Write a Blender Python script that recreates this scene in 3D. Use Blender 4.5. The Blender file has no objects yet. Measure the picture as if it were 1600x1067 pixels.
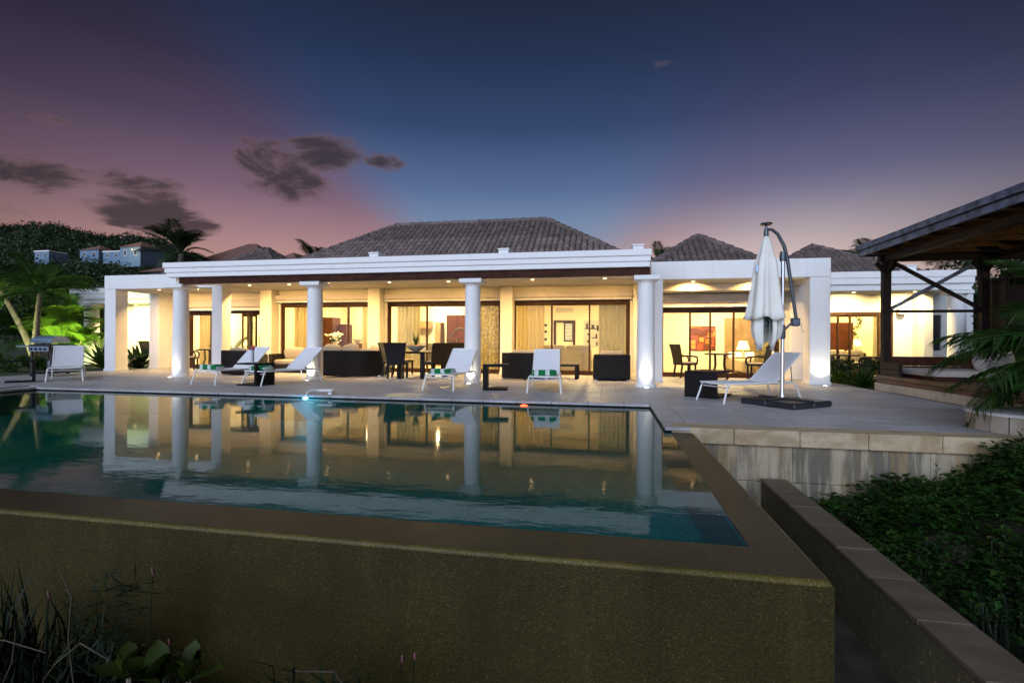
import bpy, math, random
from mathutils import Vector, Matrix
random.seed(7)
PI = math.pi; R = math.radians
sc = bpy.context.scene
col = sc.collection

# ------------------------------------------------------------------ camera
YAW = R(10.9)
FW = Vector((-math.sin(YAW), math.cos(YAW), 0)); RT = Vector((math.cos(YAW), math.sin(YAW), 0)); UPV = Vector((0, 0, 1))
roll = 0.0054
r2 = (RT + UPV * roll).normalized(); u2 = (UPV - RT * roll).normalized()
cam = bpy.data.cameras.new('camera'); co = bpy.data.objects.new('camera', cam); col.objects.link(co)
m = Matrix((r2, u2, -FW)).transposed().to_4x4(); m.translation = Vector((0, 0, 1.05)); co.matrix_world = m
cam.sensor_width = 36; cam.lens = 36 * 780 / 1600; cam.clip_start = 0.05; cam.clip_end = 3000
sc.camera = co
sc.view_settings.view_transform = 'Standard'; sc.view_settings.look = 'None'
sc.view_settings.exposure = 0; sc.view_settings.gamma = 1; sc.view_settings.use_curve_mapping = False
sc.render.engine = 'CYCLES'
cy = sc.cycles
cy.use_denoising = True
try: cy.denoiser = 'OPENIMAGEDENOISE'
except Exception: pass
cy.max_bounces = 8; cy.diffuse_bounces = 4; cy.glossy_bounces = 4; cy.transmission_bounces = 6; cy.transparent_max_bounces = 24
cy.sample_clamp_indirect = 4; cy.caustics_reflective = False; cy.caustics_refractive = False

# ------------------------------------------------------------------ node helpers
def lin(r, g, b):
    f = lambda c: (c / 255 / 12.92) if c / 255 <= .04045 else ((c / 255 + .055) / 1.055) ** 2.4
    return (f(r), f(g), f(b), 1)
class NT:
    def __init__(s, nt): s.nt = nt
    def n(s, t, **kw):
        nd = s.nt.nodes.new(t)
        for k, v in kw.items(): setattr(nd, k, v)
        return nd
    def l(s, a, b): s.nt.links.new(a, b)
    def put(s, sock, v):
        if v is None: return
        if isinstance(v, bpy.types.NodeSocket): s.l(v, sock)
        else: sock.default_value = v
    def m(s, op, a, b=None, c=None, clamp=False):
        nd = s.n('ShaderNodeMath', operation=op, use_clamp=clamp)
        s.put(nd.inputs[0], a); s.put(nd.inputs[1], b); s.put(nd.inputs[2], c)
        return nd.outputs[0]
    def dot(s, v, c):
        nd = s.n('ShaderNodeVectorMath', operation='DOT_PRODUCT'); s.l(v, nd.inputs[0]); nd.inputs[1].default_value = c
        return nd.outputs['Value']
    def ramp(s, fac, stops, interp='LINEAR'):
        nd = s.n('ShaderNodeValToRGB'); nd.color_ramp.interpolation = interp
        el = nd.color_ramp.elements
        while len(el) < len(stops): el.new(0.5)
        for e, (p, c) in zip(el, stops): e.position = p; e.color = c
        s.l(fac, nd.inputs[0]); return nd.outputs[0]
    def mix(s, fac, a, b, mode='MIX'):
        nd = s.n('ShaderNodeMix', data_type='RGBA', blend_type=mode)
        s.put(nd.inputs[0], fac); s.put(nd.inputs[6], a); s.put(nd.inputs[7], b)
        return nd.outputs[2]
    def smooth(s, x, a, b, o0=0, o1=1):
        nd = s.n('ShaderNodeMapRange', interpolation_type='SMOOTHSTEP')
        s.put(nd.inputs[0], x); s.put(nd.inputs[1], a); s.put(nd.inputs[2], b); s.put(nd.inputs[3], o0); s.put(nd.inputs[4], o1)
        return nd.outputs[0]
    def noise(s, vec, scale, detail=4, rough=.55, out='Fac', dist=0):
        nd = s.n('ShaderNodeTexNoise'); nd.inputs['Scale'].default_value = scale; nd.inputs['Detail'].default_value = detail
        nd.inputs['Roughness'].default_value = rough; nd.inputs['Distortion'].default_value = dist
        if vec is not None: s.l(vec, nd.inputs['Vector'])
        return nd.outputs[out]

# ------------------------------------------------------------------ world: dusk sky opposite the sunset
w = bpy.data.worlds.new('World'); sc.world = w; w.use_nodes = True
T = NT(w.node_tree); w.node_tree.nodes.clear()
wo = T.n('ShaderNodeOutputWorld')
d = T.n('ShaderNodeTexCoord').outputs['Generated']
u = T.dot(d, RT); v = T.dot(d, FW); z = T.dot(d, UPV)
e = T.m('MAXIMUM', z, 0.0)
blue = T.ramp(e, [(0, lin(160, 146, 165)), (.17, lin(134, 146, 172)), (.24, lin(108, 130, 164)), (.29, lin(85, 106, 148)), (.39, lin(50, 68, 108)), (.49, lin(33, 48, 80)), (.565, lin(27, 36, 58)), (.8, lin(20, 27, 46)), (1, lin(17, 23, 40))])
pink = T.ramp(e, [(0, lin(215, 152, 114)), (.11, lin(194, 145, 128)), (.17, lin(174, 134, 136)), (.205, lin(155, 120, 130)), (.26, lin(123, 96, 117)), (.35, lin(82, 67, 93)), (.44, lin(53, 45, 68)), (.53, lin(36, 33, 50)), (1, lin(17, 23, 40))])
ratio = T.m('DIVIDE', u, T.m('MAXIMUM', e, .01))
bl = T.smooth(ratio, -1.3, -.62)
br = T.smooth(ratio, .62, 1.6, 1, 0)
B = T.m('MULTIPLY', bl, br)
base = T.mix(B, pink, blue)
right = T.smooth(u, .1, .5)
base = T.mix(T.m('MULTIPLY', right, .8), base, T.mix(.62, pink, blue))
hlen = T.m('SQRT', T.m('ADD', T.m('MULTIPLY', u, u), T.m('MULTIPLY', v, v)))
c = T.m('DIVIDE', v, T.m('MAXIMUM', hlen, .001))
side = T.smooth(c, .58, .93, .52, 1)
sv = T.n('ShaderNodeVectorMath', operation='SCALE'); T.l(base, sv.inputs[0]); T.l(side, sv.inputs['Scale']); base = sv.outputs[0]
az = T.m('ARCTAN2', u, v); el = T.m('ARCSINE', z)
# warm glow low on the right horizon
ga = T.m('SUBTRACT', az, .5); gg = T.m('EXPONENT', T.m('MULTIPLY', T.m('MULTIPLY', ga, ga), -16.0))
ge = T.smooth(el, .06, .30, 1, 0)
glow = T.m('MULTIPLY', gg, ge)
base = T.mix(glow, base, (0.38, 0.30, 0.20, 1), 'ADD')
# clouds
cv = T.n('ShaderNodeCombineXYZ'); T.l(az, cv.inputs[0]); T.l(T.m('MULTIPLY', el, 2.6), cv.inputs[1])
n1 = T.noise(cv.outputs[0], 7, 8, .66, dist=.5); n2 = T.noise(cv.outputs[0], 4, 3, .5)
wx = T.noise(cv.outputs[0], 5, 4, .6, out='Color'); wsep = T.n('ShaderNodeSeparateColor'); T.l(wx, wsep.inputs[0])
azw = T.m('ADD', az, T.m('MULTIPLY', T.m('SUBTRACT', wsep.outputs[0], .5), .14)); elw = T.m('ADD', el, T.m('MULTIPLY', T.m('SUBTRACT', wsep.outputs[1], .5), .07))
dens = None
for (x, y, rx, ry, a) in [(40, 265, 125, 34, 1.1), (215, 296, 90, 22, .9), (222, 325, 105, 26, 1.1), (312, 350, 30, 20, 1), (400, 255, 70, 34, 1.1), (465, 283, 70, 28, 1.05), (510, 238, 55, 30, 1.05), (445, 262, 70, 26, .9), (595, 249, 34, 15, .8), (55, 187, 34, 18, .5), (615, 332, 32, 10, .4), (140, 275, 60, 14, .7), (1022, 98, 32, 9, .3), (20, 330, 60, 12, .6)]:
    p = (x - 800) / 780; q = (533 - .0054 * (800 - x) - y) / 780
    a0 = math.atan(p); e0 = math.atan(q / math.sqrt(1 + p * p)); sx = rx / 780 / (1 + p * p); sy = ry / 780 / math.sqrt(1 + p * p)
    dx = T.m('DIVIDE', T.m('SUBTRACT', azw, a0), sx); dy = T.m('DIVIDE', T.m('SUBTRACT', elw, e0), sy)
    rr = T.m('SQRT', T.m('ADD', T.m('MULTIPLY', dx, dx), T.m('MULTIPLY', dy, dy)))
    k = T.m('MULTIPLY', T.smooth(rr, .25, 1.5, 1, 0), a)
    dens = k if dens is None else T.m('MAXIMUM', dens, k)
dens = T.m('ADD', dens, T.m('MULTIPLY', T.m('MULTIPLY', T.m('SUBTRACT', n1, .5), 3.4), T.smooth(dens, .02, .35)))
cl = T.m('MULTIPLY', T.smooth(dens, .25, 1.05), T.smooth(dens, -1, .3))
cl = T.m('MULTIPLY', cl, .9)
ccol = T.mix(T.smooth(dens, .35, 1.25), lin(112, 88, 92), T.mix(n2, lin(40, 35, 41), lin(66, 54, 62)))
base = T.mix(cl, base, ccol)
SUN_EL = 20.0; SUN_AZ = math.atan2(-FW.y, -FW.x) - R(22)     # low afterglow behind the camera
sky = T.n('ShaderNodeTexSky', sky_type='NISHITA'); sky.sun_disc = False; sky.sun_elevation = R(1.0); sky.sun_rotation = PI / 2 - SUN_AZ
bg1 = T.n('ShaderNodeBackground'); T.l(base, bg1.inputs[0]); bg1.inputs[1].default_value = 1.0
bg2 = T.n('ShaderNodeBackground'); T.l(sky.outputs[0], bg2.inputs[0]); bg2.inputs[1].default_value = 0.008
ad = T.n('ShaderNodeAddShader'); T.l(bg1.outputs[0], ad.inputs[0]); T.l(bg2.outputs[0], ad.inputs[1]); T.l(ad.outputs[0], wo.inputs[0])

# broad cool afterglow as the one sun lamp
sl = bpy.data.lights.new('afterglow', 'SUN'); sl.energy = 3.6; sl.angle = R(70); sl.color = (.67, .785, 1.0)
so = bpy.data.objects.new('afterglow', sl); col.objects.link(so)
sd = Vector((math.cos(SUN_AZ) * math.cos(R(SUN_EL)), math.sin(SUN_AZ) * math.cos(R(SUN_EL)), math.sin(R(SUN_EL))))
so.rotation_euler = sd.to_track_quat('Z', 'Y').to_euler()

# ------------------------------------------------------------------ materials
M = {}
def mat(name, color, rough=.6, metal=0, var=.12, vscale=3, bump=0, bscale=40, emit=None, estr=0, spec=.5, trans=0, tcol=None, rnd=0, coat=0):
    mt = bpy.data.materials.new(name); mt.use_nodes = True; nt = mt.node_tree; nt.nodes.clear(); t = NT(nt)
    o = t.n('ShaderNodeOutputMaterial'); b = t.n('ShaderNodeBsdfPrincipled'); t.l(b.outputs[0], o.inputs[0])
    oc = t.n('ShaderNodeTexCoord').outputs['Object']
    cc = tuple(color) + (1,)
    c = cc
    if var:
        nf = t.noise(oc, vscale, 5)
        c = t.mix(t.smooth(nf, .3, .7), tuple(max(0, x * (1 - var)) for x in color) + (1,), tuple(min(1, x * (1 + var)) for x in color) + (1,))
    if rnd:
        rn = t.m('ADD', t.n('ShaderNodeObjectInfo').outputs['Random'], t.n('ShaderNodeNewGeometry').outputs['Random Per Island'])
        rn = t.m('FRACT', rn)
        hs = t.n('ShaderNodeHueSaturation'); t.put(hs.inputs['Color'], c); t.l(t.m('ADD', t.m('MULTIPLY', rn, 2 * rnd), 1 - rnd), hs.inputs['Value'])
        t.l(t.m('ADD', t.m('MULTIPLY', t.m('FRACT', t.m('MULTIPLY', rn, 7.3)), .05 * min(1, rnd * 4)), .5 - .025 * min(1, rnd * 4)), hs.inputs['Hue'])
        c = hs.outputs[0]
    t.put(b.inputs['Base Color'], c)
    b.inputs['Roughness'].default_value = rough; b.inputs['Metallic'].default_value = metal; b.inputs['Specular IOR Level'].default_value = spec
    b.inputs['Coat Weight'].default_value = coat
    if bump:
        bn = t.n('ShaderNodeBump'); bn.inputs['Strength'].default_value = bump; bn.inputs['Distance'].default_value = .01
        t.l(t.noise(oc, bscale, 5, .6), bn.inputs['Height']); t.l(bn.outputs[0], b.inputs['Normal'])
    if emit:
        b.inputs['Emission Color'].default_value = tuple(emit) + (1,); b.inputs['Emission Strength'].default_value = estr
    if trans:
        tl = t.n('ShaderNodeBsdfTranslucent'); t.put(tl.inputs[0], tuple(tcol or color) + (1,))
        mx = t.n('ShaderNodeMixShader'); mx.inputs[0].default_value = trans; t.l(b.outputs[0], mx.inputs[1]); t.l(tl.outputs[0], mx.inputs[2]); t.l(mx.outputs[0], o.inputs[0])
    M[name] = mt; mt['_t'] = 1
    return mt, t, b, o, oc
def M_(n): return M[n]
def weathered(name, c, rough, bscale):
    mt, t, bs, o, oc = mat(name, c, rough, var=0, bump=.25, bscale=bscale)
    geo = t.n('ShaderNodeNewGeometry').outputs['Position']
    mp = t.n('ShaderNodeMapping'); t.l(geo, mp.inputs[0]); mp.inputs['Scale'].default_value = (5, 5, .45)
    streak = t.smooth(t.noise(mp.outputs[0], 1.6, 6, .62), .52, .74, 0, .22); patch = t.smooth(t.noise(geo, 1.3, 5, .6), .42, .7, 0, .13)
    cc = t.mix(streak, c + (1,), tuple(x * .62 for x in c) + (1,)); cc = t.mix(patch, cc, (c[0] * .86, c[1] * .82, c[2] * .74, 1)); t.l(cc, bs.inputs['Base Color'])
weathered('stucco', (.80, .80, .79), .78, 90)
weathered('trim', (.82, .82, .82), .6, 60)
mat('porch_wall', (.74, .68, .55), .8, var=.05, vscale=1.5, bump=.2, bscale=80)
mat('interior', (.78, .70, .52), .8, var=.03, vscale=1)
mat('interior_floor', (.55, .45, .3), .35, var=.1, vscale=3)
mat('pelmet', (.42, .37, .32), .55, var=.05, vscale=4)
mat('frame_wood', (.045, .020, .009), .55, spec=.15, var=.35, vscale=9)
mat('wood', (.045, .015, .008), .6, spec=.12, var=.4, vscale=7, bump=.3, bscale=30)
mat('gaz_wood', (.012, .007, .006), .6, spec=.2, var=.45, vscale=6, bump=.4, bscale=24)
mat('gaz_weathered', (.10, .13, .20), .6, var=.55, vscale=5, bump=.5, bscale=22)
mat('rafter_wood_lit', (.10, .058, .03), .6, var=.4, vscale=6, bump=.4, bscale=24, spec=.2)  # lighter copy of the gazebo wood, lantern light put into its colour
mat('gaz_skirt', (.07, .028, .013), .5, var=.4, vscale=6, bump=.4, bscale=24, rnd=.2)
mat('cabinet', (.055, .014, .005), .6, spec=.2, var=.25, vscale=5)
mat('roof_tile', (.145, .110, .102), .8, var=.2, vscale=8, bump=.3, bscale=40, rnd=.27)
mat('roof_under', (.06, .045, .04), .9)
mt, t, bs, o, oc = mat('wicker', (.0075, .0055, .0055), .5, var=.3, vscale=30, spec=.22)
wv = t.n('ShaderNodeTexWave', wave_type='BANDS', bands_direction='Z'); wv.inputs['Scale'].default_value = 22; wv.inputs['Distortion'].default_value = .6; t.l(oc, wv.inputs[0])
wv2 = t.n('ShaderNodeTexWave', wave_type='BANDS', bands_direction='X'); wv2.inputs['Scale'].default_value = 14; wv2.inputs['Distortion'].default_value = .6; t.l(oc, wv2.inputs[0])
bn = t.n('ShaderNodeBump'); bn.inputs['Strength'].default_value = .8; bn.inputs['Distance'].default_value = .006; t.l(t.m('MULTIPLY', wv.outputs['Fac'], wv2.outputs['Fac']), bn.inputs['Height']); t.l(bn.outputs[0], bs.inputs['Normal'])
mat('cushion', (.36, .30, .215), .85, var=.05, vscale=3, bump=.15, bscale=90)
mat('gaz_cushion', (.38, .345, .32), .85, var=.05, vscale=3, bump=.15, bscale=90)
mat('sling', (.76, .77, .80), .7, var=.03, bump=.12, bscale=220, trans=.05)
mat('white_metal', (.80, .80, .80), .35, var=.02)
mat('metal', (.55, .57, .6), .28, metal=1, var=.05)
mat('grey_metal', (.10, .12, .14), .4, metal=.7, var=.1)
mat('dark_slab', (.02, .022, .027), .45, var=.2, vscale=6)
mat('canvas', (.90, .88, .80), .85, var=.04, vscale=4, bump=.2, bscale=30, trans=.1)
mat('steel', (.26, .38, .52), .32, metal=.6, var=.1, vscale=5)
mat('black', (.015, .015, .017), .5, var=.1)
mat('lamp_shade', (.8, .7, .45), .8, var=0, emit=(1, .72, .25), estr=3)
mat('light_warm', (.8, .7, .5), .8, var=0, emit=(1, .72, .35), estr=5)
mat('light_white', (.8, .8, .8), .8, var=0, emit=(1, .93, .75), estr=18)
mat('light_blue', (.3, .5, .8), .8, var=0, emit=(.25, .6, 1), estr=8)
mat('red_reflection_glow', (.8, .2, .1), .8, var=0, emit=(1, .08, .02), estr=4)
mat('light_green', (.2, .8, .2), .8, var=0, emit=(.05, 1, .1), estr=5)
mat('leaf_dark', (.016, .036, .009), .5, var=.35, vscale=3, trans=.22, tcol=(.03, .07, .012), rnd=.35)
mat('leaf_mid', (.022, .060, .008), .5, var=.35, vscale=3, spec=.3, trans=.3, tcol=(.045, .12, .012), rnd=.5)
mat('leaf_bright', (.09, .17, .02), .45, var=.3, vscale=3, trans=.35, tcol=(.12, .24, .02), rnd=.3)
mat('leaf_dry', (.065, .05, .028), .7, var=.3, vscale=5, rnd=.3)
mat('succulent', (.034, .050, .007), .5, var=.2, vscale=8, spec=.12, trans=.12, rnd=.15)
mat('flower_pink', (.16, .06, .075), .6, var=.1)
mat('flower_white', (.8, .75, .55), .6, var=.1)
mat('bark', (.16, .13, .10), .85, var=.35, vscale=9, bump=.6, bscale=25)
mat('weed', (.007, .014, .004), .6, var=.3, vscale=4, spec=.25, rnd=.4)
mat('soil', (.05, .038, .026), .95, var=.4, vscale=4, bump=.6, bscale=12)
mat('ground_grass', (.030, .042, .016), .95, var=.4, vscale=1.5, bump=.6, bscale=8)
mat('far_wall_blue_lit', (.12, .20, .29), .8, var=.05)  # blue dusk light on the distant walls is put into their colour
mat('far_roof', (.20, .10, .08), .85, var=.2, vscale=2)
mat('plaster_grey', (.4, .4, .38), .8, var=.1)
mat('fridge', (.28, .28, .28), .35, metal=.6, var=.05)
mat('headboard', (.25, .16, .08), .6, var=.2)
mat('ceramic', (.55, .5, .42), .3, var=.1)
mat('fruit', (.45, .2, .04), .5, var=.2)
mat('shutter_white', (.55, .6, .66), .6, var=.05)
mat('terracotta_red', (.35, .03, .03), .4, var=.1)

# travertine family (colour mottling + joints are real geometry)
def stone(name, a, b, rough=.55, stain=None, rnd=.07, gloss=None):
    mt, t, bs, o, oc = mat(name, a, rough, var=0, bump=.12, bscale=60)
    geo = t.n('ShaderNodeNewGeometry').outputs['Position']
    st = t.n('ShaderNodeMapping'); t.l(geo, st.inputs[0]); st.inputs['Scale'].default_value = (1, 2.6, 1.6)
    n = t.noise(st.outputs[0], 2.6, 7, .62, dist=.6)
    c = t.mix(t.smooth(n, .32, .68), a + (1,), b + (1,))
    n3 = t.noise(geo, 28, 4, .6); c = t.mix(t.smooth(n3, .6, .75, 0, .35), c, tuple(x * .45 for x in a) + (1,))
    if stain:
        m2 = t.n('ShaderNodeMapping'); t.l(geo, m2.inputs[0]); m2.inputs['Scale'].default_value = (5.5, 5.5, .55)
        n2 = t.noise(m2.outputs[0], 1.3, 6, .6)
        c = t.mix(t.smooth(n2, .42, .60, 0, .85), c, stain + (1,))
        m3 = t.n('ShaderNodeMapping'); t.l(geo, m3.inputs[0]); m3.inputs['Scale'].default_value = (4, 4, .5); m3.inputs['Location'].default_value = (3, 1, 0)
        c = t.mix(t.smooth(t.noise(m3.outputs[0], 1.5, 5, .6), .52, .64, 0, .55), c, (.30, .19, .07, 1))
    rn = t.m('FRACT', t.m('ADD', t.n('ShaderNodeObjectInfo').outputs['Random'], t.n('ShaderNodeNewGeometry').outputs['Random Per Island']))
    hs = t.n('ShaderNodeHueSaturation'); t.l(c, hs.inputs['Color']); t.l(t.m('ADD', t.m('MULTIPLY', rn, 2 * rnd), 1 - rnd), hs.inputs['Value'])
    t.l(hs.outputs[0], bs.inputs['Base Color'])
    t.l(t.smooth(n, .3, .7, rough - .12, rough + .12), bs.inputs['Roughness'])
stone('paving', (.31, .30, .31), (.44, .43, .45), .5, rnd=.10)
stone('coping', (.30, .215, .115), (.50, .40, .26), .6, rnd=.07)
stone('wall_stone', (.36, .28, .18), (.44, .37, .26), .7, stain=(.085, .08, .06), rnd=.025)
stone('cap', (.105, .078, .050), (.150, .114, .076), .6, rnd=.07)
stone('plinth', (.42, .36, .28), (.52, .46, .38), .6, rnd=.06)
# dark wet mosaic of the pool walls
def mosaic(name, a, b, rough, scale=55, spec=.5):
    mt, t, bs, o, oc = mat(name, a, rough, var=0)
    geo = t.n('ShaderNodeNewGeometry').outputs['Position']
    vo = t.n('ShaderNodeTexVoronoi'); vo.inputs['Scale'].default_value = scale; t.l(geo, vo.inputs['Vector'])
    c = t.mix(t.m('POWER', t.noise(geo, scale * .8, 2, .5), 1.0), a + (1,), b + (1,))
    sp = t.smooth(t.noise(geo, scale * 1.7, 1, .5), .62, .75)
    c = t.mix(sp, c, tuple(min(1, x * 2.2) for x in b) + (1,))
    big = t.noise(geo, 1.1, 4, .6); c = t.mix(t.smooth(big, .35, .7, 0, .4), c, tuple(x * .6 for x in a) + (1,))
    m5 = t.n('ShaderNodeMapping'); t.l(geo, m5.inputs[0]); m5.inputs['Scale'].default_value = (3.2, 3.2, .3)
    st5 = t.noise(m5.outputs[0], 1.4, 6, .62); c = t.mix(t.smooth(st5, .48, .7, 0, .24), c, tuple(x * .5 for x in a) + (1,)); c = t.mix(t.smooth(st5, .42, .28, 0, .35), c, tuple(x * 1.25 for x in b) + (1,))
    t.l(c, bs.inputs['Base Color'])
    bn = t.n('ShaderNodeBump'); bn.inputs['Strength'].default_value = .6; bn.inputs['Distance'].default_value = .006
    t.l(t.noise(geo, scale, 3, .6), bn.inputs['Height']); t.l(bn.outputs[0], bs.inputs['Normal'])
    bs.inputs['Specular IOR Level'].default_value = spec
mosaic('pool_tile', (.021, .0165, .004), (.051, .040, .010), .42, 75, .25)
mosaic('glint_edge', (.050, .038, .009), (.14, .108, .028), .34, 75, .2)  # rounded edge: its gold glint is put into a lighter base colour
mosaic('pool_coping', (.038, .030, .011), (.070, .056, .022), .42, 60, .2)
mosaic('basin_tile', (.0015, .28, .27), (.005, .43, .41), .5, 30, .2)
mosaic('retaining', (.10, .084, .046), (.135, .115, .065), .7, 18, .2)
# window glass
mt = bpy.data.materials.new('glass'); mt.use_nodes = True; mt.node_tree.nodes.clear(); t = NT(mt.node_tree)
o = t.n('ShaderNodeOutputMaterial'); tr = t.n('ShaderNodeBsdfTransparent'); gl = t.n('ShaderNodeBsdfGlossy'); gl.inputs['Roughness'].default_value = 0.01
tr.inputs[0].default_value = (.93, .95, .93, 1)
fr = t.n('ShaderNodeFresnel'); fr.inputs[0].default_value = 1.35; mx = t.n('ShaderNodeMixShader')
t.l(t.m('MULTIPLY', fr.outputs[0], .4), mx.inputs[0]); t.l(tr.outputs[0], mx.inputs[1]); t.l(gl.outputs[0], mx.inputs[2]); t.l(mx.outputs[0], o.inputs[0]); M['glass'] = mt
# pool water: rippled dielectric skin over a dark basin
mt = bpy.data.materials.new('water'); mt.use_nodes = True; mt.node_tree.nodes.clear(); t = NT(mt.node_tree)
o = t.n('ShaderNodeOutputMaterial'); tr = t.n('ShaderNodeBsdfTransparent'); gl = t.n('ShaderNodeBsdfGlossy'); gl.inputs['Roughness'].default_value = 0.04
tr.inputs[0].default_value = (.22, .84, .74, 1)
geo = t.n('ShaderNodeNewGeometry').outputs['Position']
mp = t.n('ShaderNodeMapping'); t.l(geo, mp.inputs[0]); mp.inputs['Scale'].default_value = (.8, 1.9, 1)
hgt = t.m('ADD', t.noise(mp.outputs[0], 3.2, 3, .5), t.m('MULTIPLY', t.noise(mp.outputs[0], 11, 2, .5), .25))
calm = t.smooth(t.noise(geo, .5, 2, .5), .35, .65, .5, 1.0)
bn = t.n('ShaderNodeBump'); bn.inputs['Distance'].default_value = .02; sy_ = t.n('ShaderNodeSeparateXYZ'); t.l(geo, sy_.inputs[0]); weir_rip = t.smooth(sy_.outputs[1], 3.0, 5.2, .10, .04)   # overflow over the weir stirs the near water
t.l(t.m('MULTIPLY', calm, weir_rip), bn.inputs['Strength']); t.l(hgt, bn.inputs['Height'])
t.l(bn.outputs[0], gl.inputs['Normal'])
fr = t.n('ShaderNodeFresnel'); fr.inputs[0].default_value = 1.26; t.l(bn.outputs[0], fr.inputs['Normal']); mx = t.n('ShaderNodeMixShader')
t.l(fr.outputs[0], mx.inputs[0]); t.l(tr.outputs[0], mx.inputs[1]); t.l(gl.outputs[0], mx.inputs[2]); t.l(mx.outputs[0], o.inputs[0]); M['water'] = mt
# sheer curtains
def curtain_mat(name, c, see, pattern=0):
    mt = bpy.data.materials.new(name); mt.use_nodes = True; mt.node_tree.nodes.clear(); t = NT(mt.node_tree)
    o = t.n('ShaderNodeOutputMaterial'); df = t.n('ShaderNodeBsdfDiffuse'); tl = t.n('ShaderNodeBsdfTranslucent'); tr = t.n('ShaderNodeBsdfTransparent')
    oc = t.n('ShaderNodeTexCoord').outputs['Object']
    cc = c + (1,)
    if pattern:
        cc = t.mix(t.smooth(t.noise(oc, 14, 3, .6), .42, .58), c + (1,), tuple(x * .45 for x in c) + (1,))
    t.put(df.inputs[0], cc); t.put(tl.inputs[0], cc)
    m1 = t.n('ShaderNodeMixShader'); m1.inputs[0].default_value = .55; t.l(df.outputs[0], m1.inputs[1]); t.l(tl.outputs[0], m1.inputs[2])
    m2 = t.n('ShaderNodeMixShader'); m2.inputs[0].default_value = see; t.l(m1.outputs[0], m2.inputs[1]); t.l(tr.outputs[0], m2.inputs[2]); t.l(m2.outputs[0], o.inputs[0]); M[name] = mt
curtain_mat('curtain', (.62, .51, .29), .32); curtain_mat('curtain_pattern', (.55, .44, .18), .32, 1); curtain_mat('curtain_grey', (.46, .42, .30), .34)
# striped towel
mt, t, bs, o, oc = mat('towel', (.7, .7, .7), .95, var=0, bump=.5, bscale=160)
sx = t.n('ShaderNodeSeparateXYZ'); t.l(oc, sx.inputs[0])
st = t.m('FRACT', t.m('ADD', t.m('MULTIPLY', sx.outputs[1], 4.4), .1)); st = t.m('GREATER_THAN', st, .62)
t.l(t.mix(st, (.0, .20, .06, 1), (.68, .74, .70, 1)), bs.inputs['Base Color'])
# abstract painting (flat print)
mt, t, bs, o, oc = mat('painting', (.4, .1, .02), .6, var=0)
br_ = t.n('ShaderNodeTexBrick'); t.l(t.n('ShaderNodeTexCoord').outputs['Generated'], br_.inputs[0])
vm = t.n('ShaderNodeMapping'); gen = t.n('ShaderNodeTexCoord').outputs['Generated']; t.l(gen, vm.inputs[0]); vm.inputs['Rotation'].default_value = (R(90), 0, 0)
vo = t.n('ShaderNodeTexVoronoi', distance='CHEBYCHEV'); vo.inputs['Scale'].default_value = 3.2; vo.inputs['Randomness'].default_value = .55; t.l(gen, vo.inputs['Vector'])
t.l(t.ramp(vo.outputs['Distance'], [(0, (.55, .28, .06, 1)), (.2, (.6, .16, .02, 1)), (.32, (.10, .02, .01, 1)), (.5, (.40, .06, .015, 1)), (.8, (.62, .2, .02, 1))], 'CONSTANT'), bs.inputs['Base Color'])

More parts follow.
